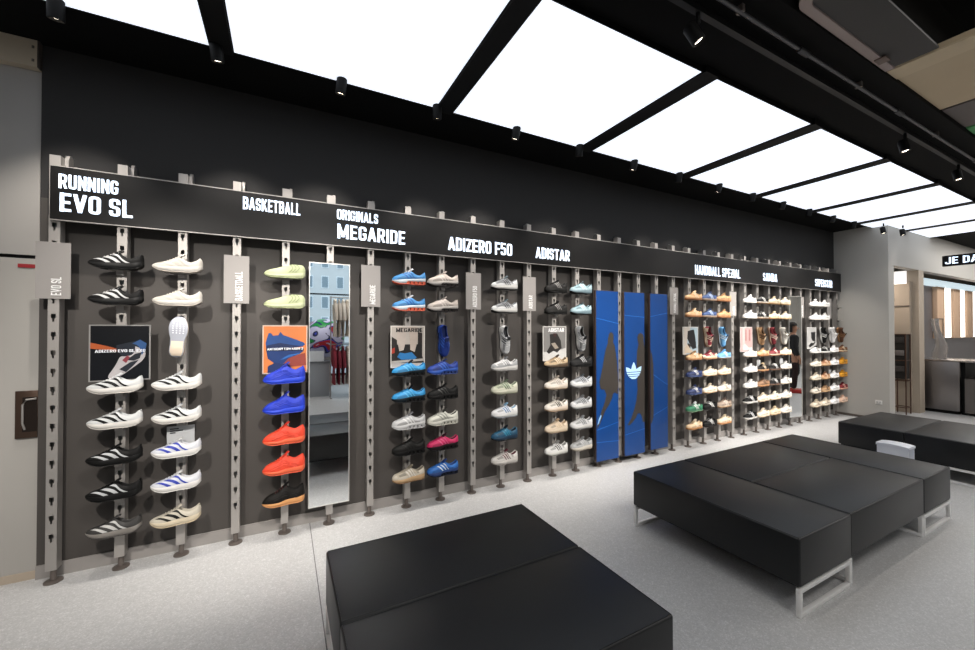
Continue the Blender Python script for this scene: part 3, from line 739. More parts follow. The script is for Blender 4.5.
put(21, 6, 'S', 'grey-brown', '#9c8a7c', '#c4b29c', '#a07a54', '#e0d6ca', lg='#5c4c44')
put(21, 7, 'S', 'cream with gum sole', '#d9c8ae', '#c08c58', '#a87040', '#e8dcc6', lg='#c9b598')
for r in (0, 1, 3, 4, 5): put(23, r, 'S', 'white', '#e4e2e0', '#e6e4e0', '#c8b8a4' if r == 3 else '#cfcac2', '#c4c0ba', lg='#d8d6d4', ov='#d2d0cc')
for r in (6, 7): put(23, r, 'S', 'black with white sole', '#181818', '#dcdad6', '#bdb9b2', '#e6e6e6', lc='#e0e0e0')
for r in (0, 1): put(24, r, 'S', 'black with white stripes', '#1a1a1a', '#b9b0a4', '#8a6a4a', W, lc=W)
put(24, 3, 'S', 'tan with gum sole', '#c4a07a', '#b07c4e', '#94623c', '#e2cfb4', lg='#8e6e50')
put(24, 4, 'S', 'black with tan sole', '#2a2624', '#c09a70', '#94623c', '#d8c6ac', lg='#c9b08c')
put(24, 5, 'S', 'brown with gum sole', '#8a6a50', '#b68a60', '#94623c', '#3c2c22', lg='#3c2c22')
for r in (6, 7): put(24, r, 'S', 'cream', '#dfd3bf', '#e2d8c6', '#cbb494', '#efe7d8', lg='#cfc0a8')
for r in (0, 1): put(25, r, 'S', 'cream with tan sole', '#e0d2b4', '#d8c29c', '#b48a5a', '#f2ead8', lg='#d0be9c')
put(25, 3, 'S', 'maroon with pale sole', '#7a2a30', '#dcc8b0', '#94623c', '#e8d8c8', lg='#5a1c22')
for r in (4, 5): put(25, r, 'S', 'black with white stripes', '#1c1a1a', '#4a3c34', '#6c4a34', W, lc=W)
put(25, 6, 'S', 'white and cream', '#e6dfd0', '#e8e0d0', '#c8aa84', '#b8ab98', lg='#cfc4b0')
put(25, 7, 'S', 'beige', '#d6c4a8', '#dccbb0', '#c09a70', '#eee2ce', lg='#c4b090')
for r in (0, 1): put(26, r, 'S', 'cream white', '#e6dcc6', '#e2d4b8', '#c4a274', '#f4eee0', lg='#d6c8ac')
put(26, 3, 'S', 'pale cream', '#e4d8c4', '#e0d0b4', '#b98c5c', '#f4eee0', lg='#d2c4ac')
put(26, 4, 'S', 'white with grey sole', '#e2e0dc', '#c4c0b8', '#8c7c6c', '#b0aca6', lg='#cfccc8')
put(26, 5, 'S', 'white with black stripes', '#e4e2de', '#dcd8d0', '#b8a890', '#1c1c1c', lg='#a8a49e')
for r in (6, 7): put(26, r, 'S', 'white', '#e6e2da', '#e8e2d8', '#cdbda4', '#d2cabd', lg='#d4ccc0')
for r in (0, 1): put(29, r, 'S', 'white', '#eceae8', '#efedea', '#d8d4ce', '#d0cdc8', lg='#e0dedb')
put(29, 3, 'S', 'white with black stripes', '#e4e4e2', '#eceae6', '#d0ccc4', '#141414', lg='#2a2a2a')
put(29, 4, 'S', 'off-white', '#dcd6c8', '#e6e0d4', '#d0c4ae', '#e8e2d6', lg='#cfc6b4')
put(29, 5, 'S', 'cream', '#dad0be', '#e6decc', '#d0bfa2', '#e8e0d0', lg='#cbbda6')
put(29, 6, 'S', 'cream with black stripes', '#d9d0c2', '#e8e0d2', '#cbb898', '#1b1a19', lg='#2c2826')
put(29, 7, 'S', 'beige white', '#d8ccb8', '#e4dac8', '#cdb896', '#9c8a72', lg='#c2b298')
for r in (0, 1): put(30, r, 'S', 'white', '#e4e2e0', '#e8e6e2', '#d2cdc6', '#c8c5c0', lg='#d6d4d0')
put(30, 3, 'S', 'black with white sole', '#1a1a1a', '#ecebe8', '#d6d2cc', W, lc=W)
for r in (4, 5): put(30, r, 'S', 'brown and tan', '#94684a', '#d8b894', '#b48a5c', '#ecd6bc', lg='#5c3c28', ov='#c49a74')
put(30, 6, 'S', 'brown leopard-toned', '#a88460', '#d4b48c', '#a87c50', '#3c2a20', lg='#3c2a20')
put(30, 7, 'S', 'cream', '#ddd2c0', '#e8dfce', '#cfbd9e', '#a39078', lg='#c9bca6')
for r in (3, 4, 5, 6, 7): put(31, r, 'S', 'white', '#eae9e9', '#eeecea', '#d8d5d0', '#d3d1ce', lg='#dcdbd9')
put(32, 3, 'S', 'brown and cream', '#6e4a30', '#d8c4a4', '#94623c', '#e0d0b4', lg='#4c3020')
for r in (4, 5): put(32, r, 'S', 'mustard yellow', '#d0901c', '#d89a2c', '#a86c18', '#8c5c14', lg='#a8741c')
put(32, 6, 'S', 'maroon with peach sole', '#781c24', '#d8a890', '#b87c64', '#e0b8a4', lg='#4c1218')
put(32, 7, 'S', 'peach', '#e0bca4', '#e2c8b2', '#cba68c', '#f0dccb', lg='#cfa58c')
SHY = 3.392
for (k, r), (code, desc, cols) in SH.items():
    x = px(k)+{1: -.010, 2: -.014, 4: -.006, 7: -.006, 8: -.012, 10: -.008, 12: -.02}.get(k, 0)
    rz = math.radians(random.uniform(-3, 3))
    make_shoe(code, cols, '%s %s, %s, %s' % (desc, KIND[code][1], ROWN[r], COLP[k]), 'shoes on the post wall, '+COLP[k],
              Matrix.Translation((x, SHY, ROWS[r]+.0002)) @ Matrix.Rotation(rz, 4, 'Z'))
# third row: shoes hung upright on the posts (toe down, laces to the room)
HB = Matrix(((0, -1, 0, 0), (0, 0, -1, 0), (1, 0, 0, 0), (0, 0, 0, 1)))
def hang(k, code, desc, tilt, cols, yaw=0.0):
    m = Matrix.Translation((px(k), 3.443, 1.49)) @ Matrix.Rotation(math.radians(tilt), 4, 'Y') @ Matrix.Rotation(math.radians(yaw), 4, 'Z') @ HB
    make_shoe(code, cols, '%s %s hung toe down, %s' % (desc, KIND[code][1], COLP[k]), 'shoes hung in the third row', m, both=True)
hang(8, 'M', 'royal blue', -8, C('#1d3f9e', '#2f5dc0', '#16306e', '#3d6fd0', lg='#152c70'))
hang(10, 'A', 'silver grey', -10, C('#d6d8da', '#e2e1de', '#2a2a2a', '#3a3c3e', lg='#33363a', lc='#ffffff', ov='#ecedee'))
hang(13, 'A', 'silver and black', -14, C('#9a9c9e', '#d8d7d3', '#2a2a2a', '#f0f0f0', lg='#161616', lc='#e0e0e0', ov='#d0d2d4'))
hang(20, 'S', 'maroon and cream', -16, C('#7c2430', '#dcc8ac', '#94623c', '#e6d6c0', lg='#401016', lc='#e6d6c0', ov='#d9c4aa'))
hang(21, 'S', 'light blue', -16, C('#6aa6d6', '#cfe2f0', '#8c6c50', '#e2eef6', lg='#26486c', lc='#cfe0ee'))
hang(24, 'S', 'brown patterned', -20, C('#7c5c40', '#d2bc98', '#94623c', '#2c2018', lg='#2c2018', lc='#e0cdb0', ov='#b08c64'))
hang(25, 'S', 'maroon', -20, C('#6c1e26', '#cdb8a4', '#94623c', '#e0cdbc', lg='#2c0c10', lc='#e0cdbc'))
hang(26, 'S', 'white', -20, C('#e4e0d8', '#e8e2d8', '#cdbda4', '#a8a298', lg='#8c867c'))
hang(30, 'S', 'black and white', -20, C('#1a1a1a', '#ecebe8', '#d6d2cc', W, lc='#2a2a2a'))
hang(31, 'S', 'white', -20, C('#eae9e9', '#eeecea', '#d8d5d0', '#d3d1ce', lg='#b0aeac'))
hang(32, 'S', 'dark brown', -20, C('#5c3a24', '#a8845c', '#94623c', '#8c6644', lg='#2c1a10', lc='#8c6644'))
# one shoe pinned sole outward, toe up
HT = Matrix(((0, -1, 0, 0), (0, 0, 1, 0), (-1, 0, 0, 0), (0, 0, 0, 1)))
sole = make_shoe('R', C('#dcd6cc', '#e2d4c2', '#b9bcc8', '#cfc8bc'), 'off-white running shoe pinned toe up with its dotted sole facing out', 'shoes hung in the third row',
                 Matrix.Translation((px(2)-.002, 3.338, 1.545)) @ Matrix.Rotation(math.radians(5), 4, 'Y') @ HT)
R_ = SHOE_OBJ['R']; so = MB()
for t in [.13+.055*i for i in range(6)]:
    for q in (-.6, -.2, .2, .6):
        w = HWF(t); so.tube([(R_.X(t), R_.cy(t)+q*w, R_.bot(t)+.001), (R_.X(t), R_.cy(t)+q*w, R_.bot(t)-.003)], .0038, 8)
o = obj_me('lug', so.mesh('lug'), mat('#e8e9ee', .5), sole); o['label'] = 'pale round lugs of the sole'
hp_ = MB(); rows = []
for t in [.60+.04*i for i in range(10)]:
    w = HWF(t)*.93; rows.append([Vector((R_.X(t), R_.cy(t)+w*u, R_.bot(t)-.0025*(1-abs(u)**4))) for u in (-1, -.7, -.3, 0, .3, .7, 1)])
hp_.grid(rows); o = obj_me('heel_pad', hp_.mesh('heel_pad'), mat('#d9c9b4', .6), sole); o['label'] = 'cream heel pad of the sole'
obj_me('pin', MB().tube([(.0, 0, .06), (0, 0, .113)], .006, 8).mesh('pin'), M_STEEL, sole)

# ------------------------------------------------------------------ posters in the third row
def shoe_outline(code, cx, cz, sc, ang, flip=1, part='all'):
    s = SHOE_OBJ[code]; ts = [i/24 for i in range(25)]
    lo = s.bot if part != 'upper' else s.mid
    hi = s.top if part != 'sole' else s.mid
    pts = [(s.X(t)*flip, lo(t)) for t in ts]+[(s.X(t)*flip, hi(t)) for t in reversed(ts)]
    ca, sa = math.cos(ang), math.sin(ang)
    return [(cx+sc*(x*ca-(z-.05)*sa), cz+sc*(x*sa+(z-.05)*ca)) for x, z in pts]
def poster(k, label, bg, shapes, text=None, frame='#b7b4b0', tcol='#e8ecf2', w=.156):
    x = px(k); z0, z1 = 1.256, 1.628; Yf = 3.440
    t = thing('poster', label, 'poster', (x, Yf, z0), 'square posters on the posts')
    obj('backing', bx(x-w, x+w, Yf, Yf+.008, z0, z1), mat(frame, .4, metal=.2), t)
    obj('print', bx(x-w+.008, x+w-.008, Yf-.001, Yf, z0+.008, z1-.008), bg, t)
    lay = 0
    X0_, X1_, Z0_, Z1_ = x-w+.008, x+w-.008, z0+.008, z1-.008
    for name, col, poly in shapes:
        lay += 1; m = MB()
        pts = [(min(X1_, max(X0_, x+a)), min(Z1_, max(Z0_, 1.442+b))) for a, b in poly]
        m.plate(pts, Yf-.001-.0004*lay, Yf-.0011)
        obj(name, m, mat(shade(col, .6), .45, noise=.12, nscale=30), t)
    if text:
        s, a, b, c, dd = text
        letters('lettering', s, x+a, x+b, 1.442+c, 1.442+dd, Yf-.001-.0004*lay-.0004, mat(tcol, .5, noise=.01), t, depth=.0008, heavy=.17)
    return t
nb = mat('#0b0e13', .45, noise=.45, nscale=90, spec=.2)
o_ = lambda *a, **k: shoe_outline(*a, **k)
poster(1, 'square poster of a white and black running shoe with orange streak', nb, [
    ('picture', '#d8662c', [(-.148, .07), (-.05, .04), (.0, .02), (-.02, .01), (-.07, .02), (-.148, .03)]),
    ('picture', '#0d1a2c', [(-.02, .05), (.05, .07), (.10, .08), (.13, .05), (.12, -.02), (.05, -.09), (-.02, .02)]),
    ('picture', '#d6d2d4', o_('R', .028, -.075, .88, math.radians(42))),
    ('picture', '#2d5f9c', [(.06, .06), (.10, .085), (.135, .06), (.13, .02), (.11, -.02), (.10, .03), (.085, .05)]),
    ('picture', '#111a28', [(-.005, -.11), (.05, -.065), (.095, -.05), (.07, -.085), (.03, -.13)]),
    ('picture', '#111a28', [(.03, -.05), (.075, -.01), (.11, .0), (.10, -.04), (.07, -.055)]),
    ('picture', '#9c3a48', [(.01, -.05), (.035, -.02), (.05, -.03), (.03, -.07)])],
    ('ADIZERO EVO SL EXO', -.125, .13, .003, .022), frame='#8f8d8b')
poster(4, 'square orange poster of a blue shoe above its mirrored twin', mat('#c4713a', .45, noise=.06, nscale=4), [
    ('picture', '#1d4f9a', [(-.13, .01), (-.135, .05), (-.115, .125), (-.10, .125), (-.085, .105), (-.05, .11), (-.035, .135), (-.015, .11), (.06, .08), (.13, .05), (.14, .035), (.12, .02), (.03, .005)]),
    ('picture', '#0f2a5e', [(-.13, .03), (-.04, .05), (.06, .03), (.12, .02), (.03, .005), (-.13, .005)]),
    ('picture', '#a4463a', [(-.02, -.08), (.05, -.06), (.14, -.03), (.148, -.13), (.0, -.14)]),
    ('picture', '#143a7c', [(-.13, -.005), (.08, -.005), (.13, -.015), (.10, -.04), (.02, -.07), (-.01, -.11), (-.06, -.12), (-.12, -.07)]),
    ('picture', '#0a1226', [(-.13, .006), (.13, .006), (.13, -.012), (-.13, -.01)]),
    ('picture', '#2f74c8', [(-.04, -.085), (.05, -.055), (.11, -.03), (.02, -.045)]),
    ('picture', '#16306a', [(-.12, -.13), (-.07, -.10), (.03, -.12), (.05, -.178), (-.12, -.178)])],
    ('ANTHONY EDWARDS 2', -.125, .125, -.006, .012), frame='#c4b2a4')
poster(7, 'square poster of two pale legs in blue running shoes', mat('#b3aba3', .45, noise=.03, nscale=20), [
    ('picture', '#2a2422', [(-.148, .09), (-.10, .06), (-.10, -.09), (.13, -.08), (.148, -.15), (-.148, -.14)]),
    ('picture', '#c8402c', [(-.148, -.02), (-.11, .0), (-.10, -.05), (-.148, -.06)]),
    ('picture', '#c8402c', [(.08, .0), (.12, -.01), (.12, -.05), (.07, -.04)]),
    ('picture', '#2c211e', [(.09, .13), (.13, .12), (.13, -.09), (.09, -.05)]),
    ('picture', '#1c1817', [(-.12, .02), (.13, .02), (.13, -.10), (-.12, -.10)]),
    ('picture', '#e6d8cc', [(-.10, .178), (-.02, .178), (-.02, .06), (-.04, -.03), (-.08, -.04), (-.10, .06)]),
    ('picture', '#e2d0c2', [(.01, .178), (.09, .178), (.085, .05), (.06, -.05), (.02, -.03)]),
    ('picture', '#2f86cc', [(-.10, -.09), (-.075, -.05), (-.03, -.06), (.03, -.05), (.08, -.10), (.06, -.115), (-.06, -.115)]),
    ('picture', '#cfc7bf', [(-.148, -.125), (.148, -.11), (.148, -.13), (-.148, -.145)])],
    ('MEGARIDE', -.11, .13, .130, .166), frame='#d9d4ce', tcol='#1c1a1a')
poster(12, 'square poster of dark boots standing on white ground', mat('#757371', .45, noise=.12, nscale=12), [
    ('picture', '#e6e4e2', [(-.148, -.178), (.148, -.178), (.148, -.05), (.02, -.08), (-.148, -.09)]),
    ('picture', '#26221f', [(-.07, .10), (.03, .11), (.08, .03), (.09, -.05), (.03, -.10), (-.02, -.08), (-.08, -.11), (-.11, -.09), (-.06, -.02)]),
    ('picture', '#b4a898', [(-.05, .0), (.0, .01), (.05, -.05), (.0, -.06)]),
    ('picture', '#40201c', [(-.02, .11), (.02, .11), (.01, .07), (-.02, .08)])],
    ('ADISTAR', -.09, .125, .125, .168), frame='#d8d5d1', tcol='#f2f2f2')
poster(19, 'narrow poster of dark trousers and a tan shoe, right of blue panels', mat('#92a4ae', .45, noise=.04, nscale=10), [
    ('picture', '#e2d8cc', [(-.148, .178), (.0, .178), (-.06, .05), (-.10, -.178), (-.148, -.178)]),
    ('picture', '#16161a', [(-.06, .13), (.07, .15), (.10, .04), (.12, -.10), (.04, -.12), (-.01, -.06), (-.07, .03)]),
    ('picture', '#3a2a24', [(-.06, -.03), (.0, -.06), (-.02, -.14), (-.08, -.12)]),
    ('picture', '#e0cdb6', [(-.13, -.10), (-.07, -.05), (.0, -.12), (.06, -.15), (.04, -.17), (-.12, -.165)])], frame='#c9c6c2')
poster(23, 'pale pink poster of legs and white shoes in the far bay', mat('#b39795', .45, noise=.04, nscale=10), [
    ('picture', '#e6dcd8', [(-.10, .178), (-.04, .178), (-.05, -.10), (-.09, -.10)]),
    ('picture', '#c48a88', [(-.03, .15), (.0, .15), (.0, -.02), (-.03, -.02)]),
    ('picture', '#c48a88', [(.06, .15), (.10, .15), (.10, -.02), (.06, -.02)]),
    ('picture', '#ece8e4', [(-.10, -.10), (-.04, -.06), (.04, -.12), (.12, -.13), (.10, -.16), (-.09, -.16)])], frame='#d2cecb')
poster(29, 'white poster of black trousers and shoe, right of the far mirror', mat('#b4b3b1', .45, noise=.03, nscale=10), [
    ('picture', '#1d1d1f', [(-.03, .10), (.12, .11), (.12, -.06), (.02, -.05), (-.02, .0)]),
    ('picture', '#151515', [(-.10, -.13), (-.03, -.08), (.06, -.09), (.10, -.05), (.12, -.08), (.06, -.12), (-.08, -.165)])], frame='#e2e1df')
# price cards slipped behind shoes
for k, z, w, hgt, lab in [(2, .785, .078, .135, 'small grey info card behind the upper blue-striped running shoe'), (24, 1.02, .05, .10, 'small pale card behind a black and tan sneaker, far bay'), (26, 1.02, .05, .10, 'small pale card beside the far mirror behind white sneaker'), (31, .77, .045, .09, 'small pale card behind white sneaker near the end wall')]:
    x = px(k)
    t = thing('info_card', lab, 'card', (x, 3.444, z), 'info cards on the posts')
    obj('card', bx(x-w, x+w, 3.444, 3.447, z, z+hgt), mat('#aeb0b2', .45, noise=.02, nscale=20), t)
    if k == 2:
        q = MB()
        for i, (a, c) in enumerate([(-.062, -.012), (-.062, .012), (-.062, -.03)]): q.box(x+a, x+c, 3.4432, 3.444, z+hgt-.022-.014*i, z+hgt-.014-.014*i)
        obj('fine_print', q, mat('#2c2c2e', .5), t)

# ------------------------------------------------------------------ blue display panels
M_BLUE = mat('#083c7c', .32, noise=.10, nscale=5, bump=0)
def blue_panel(x0, x1, z0, label):
    t = thing('tall_banner', label, 'panel', ((x0+x1)/2, 3.40, z0), 'tall blue panels')
    obj('board', bx(x0, x1, 3.403, 3.44, z0, 2.045), mat('#3a2e2a', .5), t, bevel=.002)
    obj('print', bx(x0+.004, x1-.004, 3.40, 3.403, z0+.004, 2.041), M_BLUE, t)
    return t
def clip_x(poly, lo, hi): return [(min(hi, max(lo, x)), z) for x, z in poly]
M_SIL = mat('#38332f', .4, noise=.06, nscale=6)
M_LINE = mat('#2f78c0', .4)
p1 = blue_panel(3.168, 3.518, .08, 'leftmost tall blue panel with a dark striding figure printed on it')
p2 = blue_panel(3.612, 3.958, .08, 'middle tall blue panel with the pale leaf emblem')
p3 = blue_panel(4.058, 4.378, .09, 'rightmost tall blue panel with only a sliver of dark figure')
s1 = [(3.362, 1.535), (3.385, 1.56), (3.415, 1.558), (3.435, 1.53), (3.438, 1.48), (3.43, 1.445), (3.455, 1.40), (3.475, 1.31), (3.495, 1.18), (3.512, .95), (3.500, .83), (3.455, .855), (3.425, .84), (3.41, .79), (3.36, .715), (3.30, .65), (3.26, .575), (3.215, .50), (3.178, .46), (3.19, .52), (3.24, .64), (3.30, .76), (3.322, .84), (3.29, .90), (3.235, .905), (3.215, .99), (3.262, 1.15), (3.305, 1.34), (3.345, 1.43), (3.352, 1.49)]
obj('figure_print', MB().plate(s1, 3.3988, 3.3995), M_SIL, p1)
obj('trouser_print', MB().plate([(3.185, .50), (3.205, .52), (3.245, .60), (3.235, .615), (3.20, .56)], 3.3983, 3.3989), mat('#8ab4dc', .4), p1)
s2 = [(3.83, 1.50), (3.85, 1.54), (3.89, 1.55), (3.925, 1.535), (3.945, 1.49), (3.94, 1.44), (3.953, 1.38), (3.953, .46), (3.92, .455), (3.90, .53), (3.87, .57), (3.83, .57), (3.80, .52), (3.74, .47), (3.69, .44), (3.66, .45), (3.72, .52), (3.77, .62), (3.81, .73), (3.83, .85), (3.825, 1.03), (3.815, 1.2), (3.825, 1.33), (3.85, 1.41), (3.838, 1.45)]
obj('figure_print', MB().plate(s2, 3.3988, 3.3995), M_SIL, p2)
s3 = [(4.063, 1.34), (4.09, 1.27), (4.11, 1.15), (4.115, .80), (4.11, .50), (4.085, .44), (4.063, .42)]
obj('figure_print', MB().plate(s3, 3.3988, 3.3995), M_SIL, p3)
for p, x0, x1, zs in ((p1, 3.173, 3.513, ((.44, .50), (.30, .28), (1.72, 1.66))), (p2, 3.617, 3.953, ((1.76, 1.74), (.33, .37))), (p3, 4.063, 4.373, ((1.75, 1.80), (1.05, .88), (.50, .60)))):
    q = MB()
    for a, c in zs: q.plate([(x0, a), (x1, c), (x1, c+.007), (x0, a+.007)], 3.3993, 3.3998)
    obj('line_print', q, mat('#1d5fae', .4), p)
# emblem: three leaves cut by level gaps
def in_leaf(x, z, ang, L, wd):
    x, z = x*math.cos(ang)-z*math.sin(ang), x*math.sin(ang)+z*math.cos(ang)
    if not 0 <= z <= L: return False
    u = z/L
    return abs(x) <= wd*(math.sin(PI*u**.85)**.8 if 0 < u < 1 else 0)
em = MB(); dz = .003; nx = 160; zc0 = .995; xc = 3.765; H = .22
for i in range(int(H/dz)):
    z = i*dz+dz/2
    if any(a <= z < a+.009 for a in (.026, .052, .078)): continue
    run = None
    for j in range(nx+1):
        x = -.14+.28*j/nx
        ins = in_leaf(x, z+.002, 0, .205, .043) or in_leaf(x-.004, z-.008, math.radians(42), .185, .043) or in_leaf(x+.004, z-.008, math.radians(-42), .185, .043) or (x/.062)**2+((z-.045)/.05)**2 < 1
        if ins and run is None: run = x
        if (not ins or j == nx) and run is not None:
            em.box(xc+run, xc+x, 3.3972, 3.3994, zc0+i*dz, zc0+(i+1)*dz); run = None
o = obj('emblem', em, mat('#a9cdef', .5, emit=.35), p2); o['label'] = 'pale blue three-leaf emblem with level gaps'  # print given a faint glow of its own to look paler

# ------------------------------------------------------------------ mirrors on the shoe wall
x = px(5)-.005
t = thing('wall_mirror', 'tall frameless mirror between the orange shoes and a grey tag', 'mirror', (x, 3.44, .175))
obj('glass', bx(x-.149, x+.149, 3.424, 3.430, .182, 2.128), M_MIRROR, t)
obj('frame', MB().box(x-.155, x-.149, 3.420, 3.445, .175, 2.135).box(x+.149, x+.155, 3.420, 3.445, .175, 2.135).box(x-.149, x+.149, 3.420, 3.445, .175, .182).box(x-.149, x+.149, 3.420, 3.445, 2.128, 2.135).box(x-.149, x+.149, 3.432, 3.445, .182, 2.128), M_MIRRORFRAME, t)
x = px(27)
t = thing('wall_mirror', 'narrow mirror at the far end showing a dark-clothed person', 'mirror', (x, 3.40, .15))
t.rotation_euler = (0, 0, math.radians(-7.6))
obj('glass', bx(-.149, .149, -.008, -.002, .007, 1.983), M_MIRROR, t, world=False)
obj('frame', MB().box(-.155, -.149, -.012, .012, 0, 1.99).box(.149, .155, -.012, .012, 0, 1.99).box(-.149, .149, -.012, .012, 0, .007).box(-.149, .149, -.012, .012, 1.983, 1.99).box(-.149, .149, 0, .012, .007, 1.983), M_MIRRORFRAME, t, world=False)

# ------------------------------------------------------------------ benches: upholstered modules on loop frames
def bench(x0, x1, y0, y1, along, label, group):
    cx, cy = (x0+x1)/2, (y0+y1)/2
    t = thing('bench', label, 'bench', (cx, cy, 0), group)
    g = .0025
    m = MB(); nx, ny = 10, 10; Xa, Xb, Ya, Yb = x0+g, x1-g, y0+g, y1-g
    m.box(Xa, Xb, Ya, Yb, .17, .44)
    obj('cushion', m, M_LEATHER, t, bevel=.011, seg=3)
    # stitched piping along the upper rim
    r = .0035; e = .009
    s = MB().tube([(Xa+e, Ya+e, .4385), (Xb-e, Ya+e, .4385), (Xb-e, Yb-e, .4385), (Xa+e, Yb-e, .4385)], r, 6, closed=True)
    obj('piping', s, M_LEATHER, t)
    obj('base_board', bx(Xa+.02, Xb-.02, Ya+.02, Yb-.02, .158, .17), M_BLACKTRIM, t)
    b = .012
    for end in (0, 1):
        f = MB()
        if along == 'y':
            yy = (y0+.015, y1-.015)[end]; a, c = x0+.006, x1-.006
            f.box(a, c, yy-b, yy+b, .0, .024).box(a, c, yy-b, yy+b, .134, .158).box(a, a+.024, yy-b, yy+b, .024, .134).box(c-.024, c, yy-b, yy+b, .024, .134)
        else:
            xx = (x0+.015, x1-.015)[end]; a, c = y0+.006, y1-.006
            f.box(xx-b, xx+b, a, c, .0, .024).box(xx-b, xx+b, a, c, .134, .158).box(xx-b, xx+b, a, a+.024, .024, .134).box(xx-b, xx+b, c-.024, c, .024, .134)
        obj('leg_frame', f, M_WHITEMETAL, t, bevel=.002)
    return t
bench(.20, 1.415, 1.645, 2.22, 'x', 'black upholstered bench module in the foreground, half nearer the shoe wall', 'foreground bench pair')
bench(.20, 1.415, 1.07, 1.645, 'x', 'black upholstered bench module in the foreground, cut off by the lower edge', 'foreground bench pair')
bench(2.53, 3.155, 1.13, 2.30, 'y', 'long black bench module at the left end of the middle island', 'middle bench island')
bench(3.155, 4.385, 1.72, 2.30, 'x', 'black bench module inside the middle island, half nearer the shoe wall', 'middle bench island')
bench(3.155, 4.385, 1.135, 1.72, 'x', 'black bench module inside the middle island, half nearer the viewer', 'middle bench island')
bench(4.385, 4.985, 1.135, 2.30, 'y', 'long black bench module at the right end of the middle island', 'middle bench island')
bench(6.17, 7.42, 1.755, 2.345, 'x', 'black bench module at the back right, half nearer the shoe wall', 'rear bench pair')
bench(6.17, 7.42, 1.165, 1.755, 'x', 'black bench module at the back right, cut off by the picture edge', 'rear bench pair')
# white plastic step stool between the islands
t = thing('step_stool', 'small white plastic stool half hidden behind the middle bench island', 'stool', (5.68, 1.68, 0))
rows = []
for i in range(9):
    u = -1+2*i/8; z = .405-.012*u*u
    rows.append([(5.60, 1.68+.125*u, z-.02), (5.60, 1.68+.125*u, z), (5.615, 1.68+.125*u, z+.006), (5.76, 1.68+.125*u, z+.006), (5.775, 1.68+.125*u, z), (5.775, 1.68+.125*u, z-.02)])
g = MB().grid([[Vector(p) for p in r] for r in rows], wrap=True); g.f += [tuple(range(6))[::-1], tuple(48+i for i in range(6))]; g.s += [False]*2
obj('step', g, mat('#dfe2ea', .35), t)
obj('side_panel', bx(5.605, 5.617, 1.562, 1.798, .0, .39), mat('#dfe2ea', .35), t)
obj('side_panel', bx(5.758, 5.77, 1.562, 1.798, .0, .39), mat('#dfe2ea', .35), t)
obj('crossbar', bx(5.617, 5.758, 1.57, 1.79, .15, .17), mat('#dfe2ea', .35), t)

# ------------------------------------------------------------------ wall washers in the black strip
def spot(x, y, z, tgt, w, label, group, hang=.085, size=math.radians(70), ln=.11, r=.032, on=True, blend=.7):
    t = thing('spotlight', label, 'spotlight', (x, y, z), group)
    d = (Vector(tgt)-Vector((x, y, z))).normalized()
    q = d.to_track_quat('-Z', 'Y').to_matrix().to_4x4()
    obj_me('housing', HOUS, M_BLACKTRIM, t).matrix_local = q
    obj_me('lens', LENS, M_LENS, t).matrix_local = q
    obj_me('stem', STEM, M_BLACKTRIM, t).scale = (1, 1, hang/.085)
    l = bpy.data.lights.new('spot_beam', 'SPOT'); l.energy = w; l.color = (1, .93, .85); l.spot_size = size; l.spot_blend = blend; l.shadow_soft_size = .022
    lo = bpy.data.objects.new('spot_beam', l); COL.objects.link(lo); lo.parent = t
    lo.matrix_local = Matrix.Translation(d*.03) @ q
    return t
hm = MB().lathe([(.034, -.012), (.036, -.010), (.036, .09), (.030, .10), (.012, .102)], 0, 0, 18)
hm.f.pop(-2); hm.s.pop(-2)          # open mouth
hm.lathe([(.029, .0), (.031, -.012)], 0, 0, 18); hm.f.pop(); hm.s.pop()
HOUS = hm.mesh('housing')
LENS = MB().lathe([(.028, .0), (.028, .002)], 0, 0, 18).mesh('lens')
STEM = MB().tube([(0, 0, .05), (0, 0, .085)], .012, 10).mesh('stem')
for i in range(14):
    x = -1.12+.74*i
    spot(x, 3.0, 3.315, (x+(.18 if i % 2 else -.18), 3.55, 1.25), SPOT_W, 'small black wall-washing spotlight in the black strip, %s' % ('above the '+['door side', 'second shoe column', 'BASKETBALL lettering', 'tall mirror right side', 'cream shoe column', 'silver shoe column', 'ice blue shoe column', 'middle blue panel', 'tan shoe column', 'navy shoe column', 'white shoe column', 'cream sneaker column', 'narrow far mirror', 'last sneaker columns'][i]) if i else 'small black wall-washing spotlight at the far left of the black strip',
         'wall washers along the black strip', size=math.radians(74), blend=.9)
for i, (x, y) in enumerate([(9.08, 2.80), (9.56, 2.70)]):
    spot(x, y, 3.24, (x-.2, 2.3, .5), 6, 'small black spotlight at the end of the light panels, %s' % ['left one of two', 'right one of two'][i], 'wall washers along the black strip', hang=.20)

# ------------------------------------------------------------------ lighting track, pipe and the things above the black ceiling edge
t = thing('lighting_track', 'slim black lighting track running beside the light panels', 'track', (5, 1.40, 3.40))
obj('rail', bx(-5, 13, 1.385, 1.42, 3.385, 3.42), mat('#0b0b0c', .5), t)
obj('hanger', MB().tube([(1.2, 1.40, 3.42), (1.2, 1.40, 3.44)], .006), M_DARKSTEEL, t)
obj('hanger', MB().tube([(5.6, 1.40, 3.42), (5.6, 1.40, 3.44)], .006), M_DARKSTEEL, t)
for (x, y, tg_, lab) in [(2.07, 1.40, (2.75, .9, 1.8), 'black track spotlight nearest the viewer, above the right light panels'), (5.03, 1.40, (5.0, 1.0, 1.2), 'black track spotlight in the middle of the track'), (6.50, 1.40, (6.4, 1.0, 1.2), 'black track spotlight furthest along the track')]:
    spot(x, y, 3.23, tg_, TRACK_W, lab, 'track spotlights', hang=.157, size=math.radians(60))
t = thing('ceiling_pipe', 'thin grey pipe running along the black ceiling above the track', 'pipe', (5, 1.30, 3.40))
